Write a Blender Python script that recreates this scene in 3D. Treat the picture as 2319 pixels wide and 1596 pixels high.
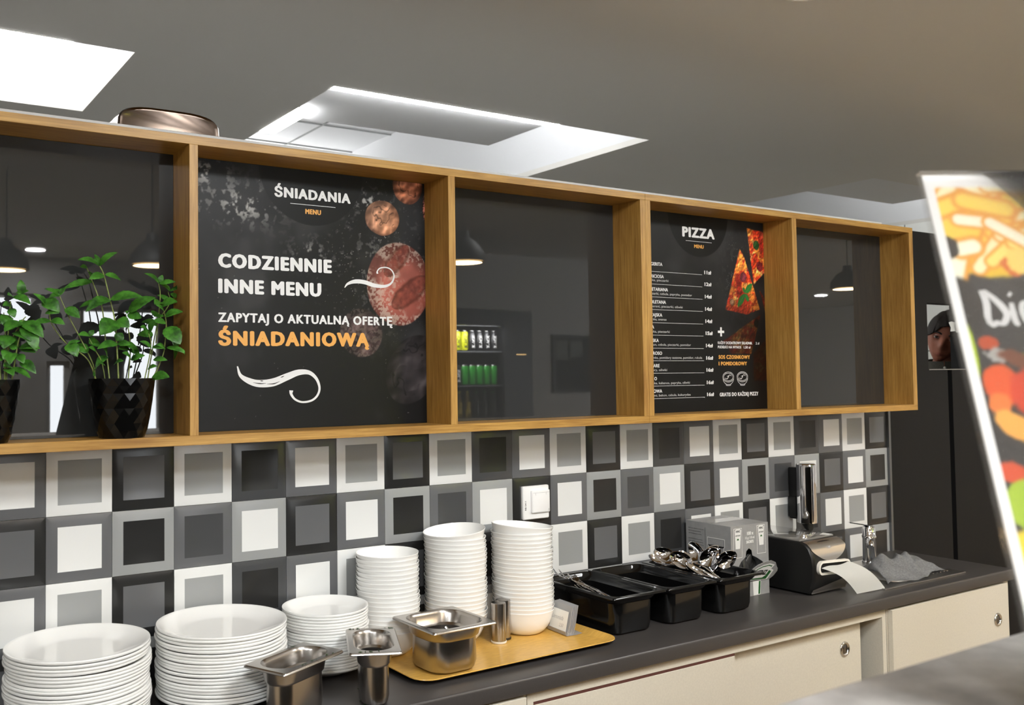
import bpy, bmesh, math, random
import numpy as np
from mathutils import Vector, Matrix, Euler

random.seed(11)
rng = np.random.default_rng(5)
SC = bpy.context.scene
COL = SC.collection
for o in list(bpy.data.objects):
    bpy.data.objects.remove(o)

# ------------------------------------------------------------------ camera
PI = math.pi
FW = Vector((0.510696, 0.858946, 0.037436))
RT = Vector((0.859700, -0.510697, -0.010253))
UP = Vector((-0.010312, -0.037420, 0.999246))
cam_d = bpy.data.cameras.new('camera')
cam_d.sensor_fit = 'HORIZONTAL'
cam_d.sensor_width = 36.0
cam_d.lens = 2086.51 / 2319 * 36.0
cam_d.shift_x = 277.07 / 2319
cam_d.shift_y = -25.23 / 2319
cam_d.clip_start = 0.05
cam_d.clip_end = 60
cam_d.dof.use_dof = True
cam_d.dof.focus_distance = 2.35
cam_d.dof.aperture_fstop = 6.6
cam = bpy.data.objects.new('camera', cam_d)
COL.objects.link(cam)
rot = Matrix((RT, UP, -FW)).transposed().to_4x4()
cam.matrix_world = Matrix.Translation((-0.37798, -2.08142, 1.58846)) @ rot
SC.camera = cam

# ------------------------------------------------------------------ world, exposure
w = bpy.data.worlds.new('overcast sky')
SC.world = w
w.use_nodes = True
w.node_tree.nodes['Background'].inputs[0].default_value = (0.92, 0.96, 1.0, 1)
w.node_tree.nodes['Background'].inputs[1].default_value = 22.0
SC.view_settings.view_transform = 'Standard'
SC.view_settings.look = 'None'
SC.view_settings.exposure = 0.0
SC.view_settings.gamma = 1.0
SC.view_settings.use_curve_mapping = False
SC.cycles.adaptive_threshold = 0.018
SC.cycles.max_bounces = 9
SC.cycles.diffuse_bounces = 5
SC.cycles.glossy_bounces = 4
SC.cycles.transparent_max_bounces = 20
FILL_W = 38.5      # added unseen fill panels in the ceiling (watts each)
DOWN_W = 40.0       # downlights
PEND_W = 9.0        # warm pendants
LED_E = 46.0        # emission of the LED bars behind the partition

# ------------------------------------------------------------------ materials
def lin(c):
    return tuple((x / 255 / 12.92) if x / 255 <= 0.04045 else ((x / 255 + 0.055) / 1.055) ** 2.4 for x in c)

def M(name, rgb, rough=0.5, metal=0.0, spec=0.5, coat=0.0, var=None, bump=None, emit=None, trans=0.0, ior=1.45,
      aniso=None, sss=0.0, stretch=(1, 1, 1), rvar=None):
    m = bpy.data.materials.new(name)
    m.use_nodes = True
    nt = m.node_tree
    b = nt.nodes['Principled BSDF']
    col = (*lin(rgb), 1)
    b.inputs['Base Color'].default_value = col
    b.inputs['Roughness'].default_value = rough
    b.inputs['Metallic'].default_value = metal
    b.inputs['Specular IOR Level'].default_value = spec
    b.inputs['IOR'].default_value = ior
    b.inputs['Coat Weight'].default_value = coat
    b.inputs['Coat Roughness'].default_value = 0.03
    b.inputs['Transmission Weight'].default_value = trans
    if sss:
        b.inputs['Subsurface Weight'].default_value = sss
        b.inputs['Subsurface Radius'].default_value = (0.004, 0.003, 0.001)
    if emit:
        b.inputs['Emission Color'].default_value = (*lin(emit[0]), 1)
        b.inputs['Emission Strength'].default_value = emit[1]
    tc = mp = None
    if var or bump or rvar:
        tc = nt.nodes.new('ShaderNodeTexCoord')
        mp = nt.nodes.new('ShaderNodeMapping')
        mp.inputs['Scale'].default_value = stretch
        nt.links.new(tc.outputs['Object'], mp.inputs[0])
    if var:
        n = nt.nodes.new('ShaderNodeTexNoise')
        n.inputs['Scale'].default_value = var[0]
        n.inputs['Detail'].default_value = 5
        n.inputs['Roughness'].default_value = 0.62
        r = nt.nodes.new('ShaderNodeValToRGB')
        a = var[1]
        r.color_ramp.elements[0].position = 0.32
        r.color_ramp.elements[1].position = 0.68
        r.color_ramp.elements[0].color = (*lin([max(0, c * (1 - a)) for c in rgb]), 1)
        c2 = var[2] if len(var) > 2 else [min(255, c * (1 + a)) for c in rgb]
        r.color_ramp.elements[1].color = (*lin(c2), 1)
        nt.links.new(mp.outputs[0], n.inputs['Vector'])
        nt.links.new(n.outputs['Fac'], r.inputs[0])
        nt.links.new(r.outputs[0], b.inputs['Base Color'])
    if rvar:
        n = nt.nodes.new('ShaderNodeTexNoise')
        n.inputs['Scale'].default_value = rvar[0]
        n.inputs['Detail'].default_value = 4
        mr = nt.nodes.new('ShaderNodeMapRange')
        mr.inputs['To Min'].default_value = rvar[1]
        mr.inputs['To Max'].default_value = rvar[2]
        nt.links.new(mp.outputs[0], n.inputs['Vector'])
        nt.links.new(n.outputs['Fac'], mr.inputs[0])
        nt.links.new(mr.outputs[0], b.inputs['Roughness'])
    if bump:
        n = nt.nodes.new('ShaderNodeTexNoise')
        n.inputs['Scale'].default_value = bump[0]
        n.inputs['Detail'].default_value = 4
        bp = nt.nodes.new('ShaderNodeBump')
        bp.inputs['Strength'].default_value = bump[1]
        bp.inputs['Distance'].default_value = bump[2] if len(bump) > 2 else 0.002
        nt.links.new(mp.outputs[0], n.inputs['Vector'])
        nt.links.new(n.outputs['Fac'], bp.inputs['Height'])
        nt.links.new(bp.outputs[0], b.inputs['Normal'])
    return m

def wood(name, axis):
    """oak laminate: long streaks along one axis, a few darker knots"""
    m = bpy.data.materials.new(name)
    m.use_nodes = True
    nt = m.node_tree
    b = nt.nodes['Principled BSDF']
    tc = nt.nodes.new('ShaderNodeTexCoord')
    mp = nt.nodes.new('ShaderNodeMapping')
    s = [130, 130, 130]
    s[axis] = 5
    mp.inputs['Scale'].default_value = s
    nt.links.new(tc.outputs['Object'], mp.inputs[0])
    n = nt.nodes.new('ShaderNodeTexNoise')
    n.inputs['Scale'].default_value = 1.6
    n.inputs['Detail'].default_value = 6
    n.inputs['Roughness'].default_value = 0.65
    n.inputs['Distortion'].default_value = 0.4
    nt.links.new(mp.outputs[0], n.inputs['Vector'])
    r = nt.nodes.new('ShaderNodeValToRGB')
    e = r.color_ramp.elements
    e[0].position = 0.30
    e[1].position = 0.70
    e[0].color = (*lin((146, 104, 42)), 1)
    e[1].color = (*lin((194, 152, 80)), 1)
    nt.links.new(n.outputs['Fac'], r.inputs[0])
    mp2 = nt.nodes.new('ShaderNodeMapping')
    s2 = [9, 9, 9]
    s2[axis] = 3.2
    mp2.inputs['Scale'].default_value = s2
    nt.links.new(tc.outputs['Object'], mp2.inputs[0])
    n2 = nt.nodes.new('ShaderNodeTexNoise')
    n2.inputs['Scale'].default_value = 1.3
    n2.inputs['Detail'].default_value = 3
    nt.links.new(mp2.outputs[0], n2.inputs['Vector'])
    r2 = nt.nodes.new('ShaderNodeValToRGB')
    r2.color_ramp.elements[0].position = 0.30
    r2.color_ramp.elements[1].position = 0.55
    r2.color_ramp.elements[0].color = (0.58, 0.47, 0.36, 1)
    r2.color_ramp.elements[1].color = (1, 1, 1, 1)
    nt.links.new(n2.outputs['Fac'], r2.inputs[0])
    mx = nt.nodes.new('ShaderNodeMixRGB')
    mx.blend_type = 'MULTIPLY'
    mx.inputs[0].default_value = 0.55
    nt.links.new(r.outputs[0], mx.inputs[1])
    nt.links.new(r2.outputs[0], mx.inputs[2])
    nt.links.new(mx.outputs[0], b.inputs['Base Color'])
    b.inputs['Roughness'].default_value = 0.42
    return m

def printed(name, rough, coat=0.0):
    """a printed sheet: its colours are stored per vertex in the attribute 'ink'"""
    m = bpy.data.materials.new(name)
    m.use_nodes = True
    nt = m.node_tree
    b = nt.nodes['Principled BSDF']
    a = nt.nodes.new('ShaderNodeAttribute')
    a.attribute_name = 'ink'
    nt.links.new(a.outputs['Color'], b.inputs['Base Color'])
    b.inputs['Roughness'].default_value = rough
    b.inputs['Specular IOR Level'].default_value = 0.2
    b.inputs['Coat Weight'].default_value = coat
    return m

def thin_clear(name, milk):
    """thin clear plastic: see-through, slightly milky, with mirror glints at grazing angles"""
    m = bpy.data.materials.new(name)
    m.use_nodes = True
    nt = m.node_tree
    nt.nodes.remove(nt.nodes['Principled BSDF'])
    out = nt.nodes['Material Output']
    tr = nt.nodes.new('ShaderNodeBsdfTransparent')
    tr.inputs[0].default_value = (0.99, 0.99, 0.99, 1)
    df = nt.nodes.new('ShaderNodeBsdfDiffuse')
    df.inputs[0].default_value = (0.95, 0.95, 0.96, 1)
    gl = nt.nodes.new('ShaderNodeBsdfGlossy')
    gl.inputs['Roughness'].default_value = 0.05
    fr = nt.nodes.new('ShaderNodeFresnel')
    fr.inputs[0].default_value = 1.45
    m1 = nt.nodes.new('ShaderNodeMixShader')
    m1.inputs[0].default_value = milk
    m2 = nt.nodes.new('ShaderNodeMixShader')
    nt.links.new(tr.outputs[0], m1.inputs[1])
    nt.links.new(df.outputs[0], m1.inputs[2])
    nt.links.new(fr.outputs[0], m2.inputs[0])
    nt.links.new(m1.outputs[0], m2.inputs[1])
    nt.links.new(gl.outputs[0], m2.inputs[2])
    nt.links.new(m2.outputs[0], out.inputs[0])
    return m

def white_wall_tiles(name):
    m = bpy.data.materials.new(name)
    m.use_nodes = True
    nt = m.node_tree
    b = nt.nodes['Principled BSDF']
    tc = nt.nodes.new('ShaderNodeTexCoord')
    mp = nt.nodes.new('ShaderNodeMapping')
    mp.inputs['Rotation'].default_value = (PI / 2, 0, PI / 2)
    sep = nt.nodes.new('ShaderNodeSeparateXYZ')
    cmb = nt.nodes.new('ShaderNodeCombineXYZ')
    add = nt.nodes.new('ShaderNodeMath')
    add.operation = 'ADD'
    nt.links.new(tc.outputs['Object'], sep.inputs[0])
    nt.links.new(sep.outputs[0], add.inputs[0])
    nt.links.new(sep.outputs[1], add.inputs[1])
    nt.links.new(add.outputs[0], cmb.inputs[0])
    nt.links.new(sep.outputs[2], cmb.inputs[1])
    br = nt.nodes.new('ShaderNodeTexBrick')
    br.offset = 0
    br.inputs['Color1'].default_value = (*lin((232, 233, 228)), 1)
    br.inputs['Color2'].default_value = (*lin((228, 230, 224)), 1)
    br.inputs['Mortar'].default_value = (*lin((90, 92, 90)), 1)
    br.inputs['Scale'].default_value = 1
    br.inputs['Mortar Size'].default_value = 0.004
    br.inputs['Brick Width'].default_value = 0.60
    br.inputs['Row Height'].default_value = 0.435
    nt.links.new(cmb.outputs[0], br.inputs['Vector'])
    nt.links.new(br.outputs[0], b.inputs['Base Color'])
    b.inputs['Roughness'].default_value = 0.25
    return m

MT = dict(
    plaster=M('plaster', (214, 215, 216), 0.8, bump=(60, 0.05)),
    ceiling=M('ceiling paint', (206, 204, 198), 0.85, bump=(45, 0.04)),
    panelceil=M('ceiling panels', (216, 222, 214), 0.85),
    seam=M('ceiling grid', (150, 152, 150), 0.8),
    floor=M('brown floor', (170, 148, 118), 0.45, var=(3, 0.15), stretch=(1, 6, 1)),
    floor2=M('darkened rear floor', (98, 96, 92), 0.5, var=(8, 0.1)),
    frontwall=M('grey wall', (200, 198, 194), 0.8),
    dark=M('charcoal laminate', (21, 21, 22), 0.55, spec=0.2, var=(300, 0.10), bump=(400, 0.05)),
    slot=M('shadow gap strip', (16, 16, 16), 0.7),
    alu=M('aluminium trim', (120, 122, 124), 0.4, 0.8),
    white_t=M('white tile glaze', (224, 225, 224), 0.28),
    lgrey=M('light grey tile glaze', (150, 152, 152), 0.28),
    mgrey=M('mid grey tile glaze', (98, 99, 101), 0.28),
    dgrey=M('dark grey tile glaze', (70, 71, 73), 0.28),
    black_t=M('black tile glaze', (40, 40, 40), 0.28),
    grout=M('grey grout', (130, 130, 128), 0.9),
    woodx=wood('oak laminate lengthwise', 0),
    woodz=wood('oak laminate upright', 2),
    glass=M('charcoal back-painted glass', (44, 45, 45), 0.012, spec=0.5, ior=1.52),
    top=M('anthracite worktop', (64, 61, 60), 0.36, var=(500, 0.06), bump=(700, 0.05)),
    cream=M('cream laminate', (204, 198, 184), 0.5, var=(200, 0.02)),
    creamedge=M('brown door edge', (88, 52, 46), 0.6),
    porcelain=M('white porcelain', (247, 247, 245), 0.10, spec=0.5),
    steel=M('brushed steel', (176, 172, 168), 0.24, 1.0, rvar=(14, 0.23, 0.29)),
    steelrim=M('polished steel', (200, 198, 195), 0.16, 1.0),
    chrome=M('chrome', (225, 225, 228), 0.05, 1.0),
    blackpc=M('black polycarbonate', (14, 14, 14), 0.12, spec=0.5),
    blackmat=M('black plastic', (20, 20, 20), 0.42),
    tray=M('honey laminate tray', (214, 168, 84), 0.2, var=(35, 0.05), stretch=(1, 5, 1)),
    trayside=M('dark tray edge', (60, 46, 34), 0.5),
    carton=M('grey printed carton', (146, 146, 146), 0.35, var=(40, 0.03)),
    ink=M('black ink', (28, 28, 28), 0.6),
    white_ink=M('white ink', (226, 226, 224), 0.5),
    poster_white=M('white lettering', (222, 222, 222), 0.45),
    poster_grey=M('light grey lettering', (190, 190, 190), 0.5),
    poster_gold=M('ochre lettering', (222, 160, 76), 0.45),
    green_ink=M('green ink', (32, 92, 40), 0.5),
    satin=M('satin steel', (205, 203, 200), 0.3, 1.0),
    paper=M('white paper', (240, 240, 236), 0.7, bump=(90, 0.1)),
    acrylic=thin_clear('clear acrylic', .42),
    sleeve=thin_clear('clear sleeve', .012),
    leaf=M('mint leaf', (40, 98, 26), 0.42, var=(55, 0.35, (74, 136, 42)), bump=(160, 0.25), sss=0.0),
    stem=M('mint stem', (124, 138, 74), 0.5, var=(60, 0.18)),
    soil=M('dark soil', (36, 27, 20), 0.95, bump=(300, 1.0, 0.004)),
    pot=M('black glossy pot', (10, 10, 10), 0.14, spec=0.35),
    cloth=M('grey dish cloth', (158, 159, 160), 0.95, var=(180, 0.10), bump=(500, 0.5)),
    skin=M('skin', (150, 92, 70), 0.5, var=(30, 0.05)),
    lips=M('lips', (140, 72, 62), 0.5),
    hair=M('dark hair', (30, 23, 19), 0.7, var=(160, 0.3), stretch=(1, 1, 0.25)),
    eye_w=M('eye white', (205, 200, 195), 0.2),
    eye_d=M('dark iris', (34, 24, 18), 0.15),
    shirt=M('dark olive shirt', (66, 64, 56), 0.9, var=(200, 0.1)),
    trousers=M('black trousers', (30, 30, 32), 0.9),
    socket=M('white switch plastic', (240, 240, 240), 0.3),
    handle=M('nickel', (120, 118, 116), 0.25, 1.0),
    fridge=M('black fridge enamel', (28, 28, 30), 0.35),
    fridgein=M('fridge lining', (90, 92, 94), 0.5),
    strip=M('price rail', (214, 216, 216), 0.35),
    can_y=M('yellow can', (196, 200, 20), 0.3, 0.3),
    can_k=M('black can', (26, 26, 28), 0.3, 0.3),
    can_g=M('green topped can', (40, 130, 40), 0.3, 0.2),
    can_s=M('can lid', (200, 200, 200), 0.25, 1.0),
    amber=M('yellow drink', (140, 120, 30), 0.15),
    darkb=M('dark bottle', (24, 28, 22), 0.1),
    led=M('LED bar', (255, 255, 255), 0.5, emit=((255, 255, 255), LED_E)),
    ledhot=M('LED bar bright', (255, 255, 255), 0.5, emit=((255, 255, 255), LED_E * 1.5)),
    lens=M('downlight lens', (255, 255, 255), 0.5, emit=((255, 252, 246), 22.0)),
    warm=M('warm diffuser', (255, 230, 180), 0.5, emit=((255, 205, 130), 12.0)),
    trimw=M('white trim', (228, 224, 214), 0.5),
    shade=M('dark lamp shade', (70, 68, 66), 0.5),
    herb=M('chopped herb', (44, 70, 26), 0.7),
    meal=M('noticeboard sheet', (120, 124, 120), 0.7),
)

# ------------------------------------------------------------------ helpers
def finish(name, bm, mats, parent=None, smooth=40, loc=None, rot=None):
    me = bpy.data.meshes.new(name)
    bm.normal_update()
    bm.to_mesh(me)
    bm.free()
    if not isinstance(mats, (list, tuple)):
        mats = [mats]
    for m in mats:
        me.materials.append(MT[m] if isinstance(m, str) else m)
    if smooth:
        me.polygons.foreach_set('use_smooth', [True] * len(me.polygons))
        me.set_sharp_from_angle(angle=math.radians(smooth))
    o = bpy.data.objects.new(name, me)
    COL.objects.link(o)
    if loc is not None:
        o.location = loc
    if rot is not None:
        o.rotation_euler = rot
    if parent is not None:
        o.parent = parent
    return o

def tag(o, label, cat, group=None, kind=None):
    o['label'] = label
    o['category'] = cat
    if group:
        o['group'] = group
    if kind:
        o['kind'] = kind
    return o

def thing(name, label, cat, loc=(0, 0, 0), rot=(0, 0, 0), group=None):
    o = bpy.data.objects.new(name, None)
    o.empty_display_size = 0.05
    COL.objects.link(o)
    o.location = loc
    o.rotation_euler = rot
    return tag(o, label, cat, group)

def struct(name, bm, mats, parent=None, smooth=0):
    o = finish(name, bm, mats, parent, smooth)
    if parent is None:
        o['kind'] = 'structure'
    return o

def dup(root, loc, rot, label=None, group=None):
    r = root.copy()
    COL.objects.link(r)
    r.location = loc
    r.rotation_euler = rot
    if label:
        r['label'] = label
    if group:
        r['group'] = group
    for ch in list(root.children):
        c = ch.copy()
        COL.objects.link(c)
        c.parent = r
        for g in list(ch.children):
            d = g.copy()
            COL.objects.link(d)
            d.parent = c
    return r

def bx(bm, x0, x1, y0, y1, z0, z1, mi=0, bev=0.0, seg=2):
    vs = [bm.verts.new(p) for p in ((x0, y0, z0), (x1, y0, z0), (x1, y1, z0), (x0, y1, z0),
                                    (x0, y0, z1), (x1, y0, z1), (x1, y1, z1), (x0, y1, z1))]
    fs = [bm.faces.new([vs[i] for i in f]) for f in
          ((0, 3, 2, 1), (4, 5, 6, 7), (0, 1, 5, 4), (1, 2, 6, 5), (2, 3, 7, 6), (3, 0, 4, 7))]
    for f in fs:
        f.material_index = mi
    if bev:
        es = list({e for f in fs for e in f.edges})
        bmesh.ops.bevel(bm, geom=es, offset=bev, segments=seg, affect='EDGES', profile=0.5)
    return fs

def box(*a, **k):
    bm = bmesh.new()
    bx(bm, *a, **k)
    return bm

def rrect(w, d, r, n=5, cx=0.0, cy=0.0):
    r = min(r, w / 2 - 1e-4, d / 2 - 1e-4)
    out = []
    for (sx, sy, a0) in ((1, -1, -PI / 2), (1, 1, 0), (-1, 1, PI / 2), (-1, -1, PI)):
        for i in range(n + 1):
            a = a0 + PI / 2 * i / n
            out.append((cx + sx * (w / 2 - r) + r * math.cos(a), cy + sy * (d / 2 - r) + r * math.sin(a)))
    return out

def loft(bm, loops, cap0=True, cap1=True, mi=0, closed=True):
    rows = [[bm.verts.new(p) for p in lp] for lp in loops]
    n = len(rows[0])
    for a, b in zip(rows, rows[1:]):
        for i in range(n if closed else n - 1):
            j = (i + 1) % n
            f = bm.faces.new((a[i], a[j], b[j], b[i]))
            f.material_index = mi
    if cap0:
        f = bm.faces.new(list(reversed(rows[0])))
        f.material_index = mi
    if cap1:
        f = bm.faces.new(rows[-1])
        f.material_index = mi
    return rows

def lathe(bm, prof, seg=48, cx=0.0, cy=0.0, mi=0):
    """profile of (r, z) from bottom centre round to top centre (r = 0 makes a pole)"""
    prev = None
    for (r, z) in prof:
        if r < 1e-6:
            cur = [bm.verts.new((cx, cy, z))]
        else:
            cur = [bm.verts.new((cx + r * math.cos(2 * PI * i / seg), cy + r * math.sin(2 * PI * i / seg), z)) for i in range(seg)]
        if prev is not None:
            for i in range(seg):
                j = (i + 1) % seg
                if len(prev) == 1 and len(cur) == 1:
                    break
                if len(prev) == 1:
                    f = bm.faces.new((prev[0], cur[j], cur[i]))
                elif len(cur) == 1:
                    f = bm.faces.new((prev[i], prev[j], cur[0]))
                else:
                    f = bm.faces.new((prev[i], prev[j], cur[j], cur[i]))
                f.material_index = mi
        prev = cur

def tube(bm, pts, rad, seg=8, mi=0, cap=True):
    pts = [Vector(p) for p in pts]
    n = len(pts)
    rads = rad if isinstance(rad, (list, tuple)) else [rad] * n
    rows = []
    ref = None
    for i, p in enumerate(pts):
        t = (pts[min(i + 1, n - 1)] - pts[max(i - 1, 0)]).normalized()
        if ref is None:
            ref = Vector((0, 0, 1)) if abs(t.z) < 0.9 else Vector((1, 0, 0))
        a = t.cross(ref).normalized()
        b = t.cross(a).normalized()
        ref = -b if False else (a.cross(t)).normalized()
        rows.append([p + rads[i] * (math.cos(2 * PI * k / seg) * a + math.sin(2 * PI * k / seg) * b) for k in range(seg)])
    loft(bm, rows, cap, cap, mi)

def catmull(pts, per=6):
    P = [Vector(p) for p in pts]
    P = [2 * P[0] - P[1]] + P + [2 * P[-1] - P[-2]]
    out = []
    for i in range(1, len(P) - 2):
        for k in range(per):
            t = k / per
            out.append(0.5 * ((2 * P[i]) + (P[i + 1] - P[i - 1]) * t + (2 * P[i - 1] - 5 * P[i] + 4 * P[i + 1] - P[i + 2]) * t * t
                              + (3 * P[i] - P[i - 1] - 3 * P[i + 1] + P[i + 2]) * t ** 3))
    out.append(P[-2])
    return out

def prism(bm, poly, y0, y1, mi=0):
    """outline in the XZ plane, extruded from y0 (front) to y1"""
    a = [bm.verts.new((x, y0, z)) for x, z in poly]
    b = [bm.verts.new((x, y1, z)) for x, z in poly]
    n = len(poly)
    fs = [bm.faces.new(a), bm.faces.new(list(reversed(b)))]
    for i in range(n):
        j = (i + 1) % n
        fs.append(bm.faces.new((a[j], a[i], b[i], b[j])))
    for f in fs:
        f.material_index = mi
    bmesh.ops.recalc_face_normals(bm, faces=fs)

_glyph = {}
def glyphs(body, shear=0.0, offset=0.0, space=1.0):
    key = (body, shear, offset, space)
    if key not in _glyph:
        c = bpy.data.curves.new('type', 'FONT')
        c.body = body
        c.shear = shear
        c.offset = offset
        c.space_character = space
        c.resolution_u = 3
        o = bpy.data.objects.new('type', c)
        COL.objects.link(o)
        dg = bpy.context.evaluated_depsgraph_get()
        me = bpy.data.meshes.new_from_object(o.evaluated_get(dg))
        vs = [tuple(v.co[:2]) for v in me.vertices]
        fs = [tuple(p.vertices) for p in me.polygons]
        bpy.data.objects.remove(o)
        bpy.data.curves.remove(c)
        bpy.data.meshes.remove(me)
        _glyph[key] = (vs, fs)
    return _glyph[key]

def write(bm, body, x0, z0, cap, width=None, bold=0.0, right=None, y=0.0, shear=0.0, mi=0, space=1.0, f=None):
    """lettering in the XZ plane facing -Y; cap = capital height, bold = stroke growth as a share of cap"""
    hv, _ = glyphs('H')
    H = H_ = max(v[1] for v in hv)
    hooks = [i for i, ch in enumerate(body) if ch == 'Ą']
    body = body.replace('Ą', 'A')
    vs, fs = glyphs(body, shear, 0.0, space)
    if not vs:
        return
    if hooks:
        vs, fs = list(vs), list(fs)
        for i in hooks:
            xr = max(v[0] for v in glyphs(body[:i + 1], shear, 0.0, space)[0])
            hk = [(-.10, .02), (-.02, .02), (-.10, -.09), (-.11, -.15), (-.07, -.185), (-.02, -.17), (.0, -.215), (-.07, -.245), (-.15, -.225), (-.19, -.15), (-.17, -.07)]
            b0 = len(vs)
            vs += [(xr + H_ * hx, H_ * hz) for hx, hz in hk]
            fs += [(b0, b0 + 1, b0 + 2, b0 + 10), (b0 + 10, b0 + 2, b0 + 3, b0 + 9), (b0 + 9, b0 + 3, b0 + 4, b0 + 8), (b0 + 8, b0 + 4, b0 + 5, b0 + 7), (b0 + 7, b0 + 5, b0 + 6)]
    mnx, mxx = min(v[0] for v in vs), max(v[0] for v in vs)
    s = cap / H
    g = bold * cap
    sx = s if width is None else (width - 2 * g) / (mxx - mnx)
    xo = x0 if right is None else right - (mxx - mnx) * sx - 2 * g
    offs = [(0, 0)]
    if bold:
        offs = [(math.cos(a) * g, math.sin(a) * g * 0.55) for a in [k * PI / 4 for k in range(8)]] + [(0, 0)]
    for k, (ox, oz) in enumerate(offs):
        pts = [(xo + g + (vx - mnx) * sx + ox, y - k * 2e-6, z0 + vz * s * (1 - 0.0) + oz) for vx, vz in vs]
        if f:
            pts = [f(*p) for p in pts]
        nv = [bm.verts.new(p) for p in pts]
        for q in fs:
            fc = bm.faces.new([nv[i] for i in q])
            fc.material_index = mi

def lettering(name, items, mat, parent, y=0.0, f=None):
    bm = bmesh.new()
    for it in items:
        write(bm, y=y, f=f, **it)
    return finish(name, bm, mat, parent, 0)

def sheet(name, nx, nz, fn, rgb, mat, parent=None, mi=0):
    """grid of nx x nz points; fn(u, v) -> position; rgb = array (nz, nx, 3) of 0..255 ink values"""
    vs = [fn(i / (nx - 1), j / (nz - 1)) for j in range(nz) for i in range(nx)]
    fs = [(j * nx + i, j * nx + i + 1, (j + 1) * nx + i + 1, (j + 1) * nx + i) for j in range(nz - 1) for i in range(nx - 1)]
    me = bpy.data.meshes.new(name)
    me.from_pydata(vs, [], fs)
    a = np.clip(rgb.reshape(-1, 3) / 255.0, 0, 1)
    l = np.where(a <= 0.04045, a / 12.92, ((a + 0.055) / 1.055) ** 2.4)
    at = me.color_attributes.new('ink', 'FLOAT_COLOR', 'POINT')
    at.data.foreach_set('color', np.concatenate([l, np.ones((len(l), 1))], 1).astype(np.float32).ravel())
    me.materials.append(mat)
    o = bpy.data.objects.new(name, me)
    COL.objects.link(o)
    if parent is not None:
        o.parent = parent
    return o

def vnoise(X, Z, cell, seed):
    r = np.random.default_rng(seed)
    g = r.random((256, 256))
    x, z = X / cell + 37.3, Z / cell + 11.7
    i, j = np.floor(x).astype(int), np.floor(z).astype(int)
    u, v = x - i, z - j
    u, v = u * u * (3 - 2 * u), v * v * (3 - 2 * v)
    a, b = g[i % 256, j % 256], g[(i + 1) % 256, j % 256]
    c, d = g[i % 256, (j + 1) % 256], g[(i + 1) % 256, (j + 1) % 256]
    return (a * (1 - u) + b * u) * (1 - v) + (c * (1 - u) + d * u) * v

def fbm(X, Z, cell, seed, n=4):
    t = 0
    amp = 1
    tot = 0
    for k in range(n):
        t = t + amp * vnoise(X, Z, cell / 2 ** k, seed + k)
        tot += amp
        amp *= 0.55
    return t / tot

def mixc(img, mask, col):
    m = np.clip(mask, 0, 1)[..., None]
    return img * (1 - m) + np.asarray(col, float) * m

def sstep(a, b, x):
    t = np.clip((x - a) / (b - a), 0, 1)
    return t * t * (3 - 2 * t)

ORD = ['topmost', 'second', 'third', 'fourth', 'fifth', 'sixth', 'seventh', 'eighth', 'ninth', 'tenth', 'eleventh', 'twelfth',
       'thirteenth', 'fourteenth', 'fifteenth', 'sixteenth', 'seventeenth', 'eighteenth', 'nineteenth', 'twentieth',
       'twenty-first', 'twenty-second', 'twenty-third', 'twenty-fourth']
def nth(k, n):
    return 'topmost' if k == 0 else ('lowest' if k == n - 1 else ORD[k] + ' from the top')

def wpart(name, bm, mats, root, smooth=40):
    """part whose geometry was written in room coordinates, under an unrotated thing"""
    return finish(name, bm, mats, root, smooth, loc=-Vector(root.location))

# ------------------------------------------------------------------ lamps of the room and added fill panels (their light is in their builders)
ZC = 2.75
def area(parent, loc, size, watts, color, shape='DISK', sy=None, spread=PI, rot=None):
    l = bpy.data.lights.new('lamp_light', 'AREA')
    l.shape = shape
    l.size = size
    if sy:
        l.size_y = sy
    l.energy = watts
    l.color = color
    l.spread = spread
    o = bpy.data.objects.new('lamp_light', l)
    COL.objects.link(o)
    o.parent = parent
    o.location = loc
    if rot:
        o.rotation_euler = rot
    return o

def downlight(x, y, label, watts, r=0.10, warm=False, lit=True):
    t = thing('downlight', label, 'ceiling light', (x, y, ZC), group='downlights in the ceiling')
    bm = bmesh.new()
    lathe(bm, [(r * 0.82, -0.001), (r * 0.86, -0.010), (r, -0.008), (r * 1.02, 0.0)], 40)
    finish('trim_ring', bm, 'trimw', t)
    bm = bmesh.new()
    lathe(bm, [(0, -0.003), (r * 0.84, -0.003)], 40)
    finish('lens', bm, 'lens' if lit else 'trimw', t)
    if watts:
        area(t, (0, 0, -0.02), r * 1.6, watts, (0.97, 0.97, 0.97))
    return t

def fill_panel(x, y, label, watts, w=0.6):  # fill lamp added out of view to brighten the scene
    t = thing('ceiling_fill_panel', label, 'ceiling light', (x, y, ZC), group='added square fill panels in the ceiling')
    finish('frame', box(-w / 2 - .02, w / 2 + .02, -w / 2 - .02, w / 2 + .02, -0.012, 0.0), 'trimw', t, 0)
    finish('diffuser', box(-w / 2, w / 2, -w / 2, w / 2, -0.014, -0.011), 'lens', t, 0)
    area(t, (0, 0, -0.03), w, watts, (0.88, 0.95, 1.0), 'SQUARE')
    return t

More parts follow.
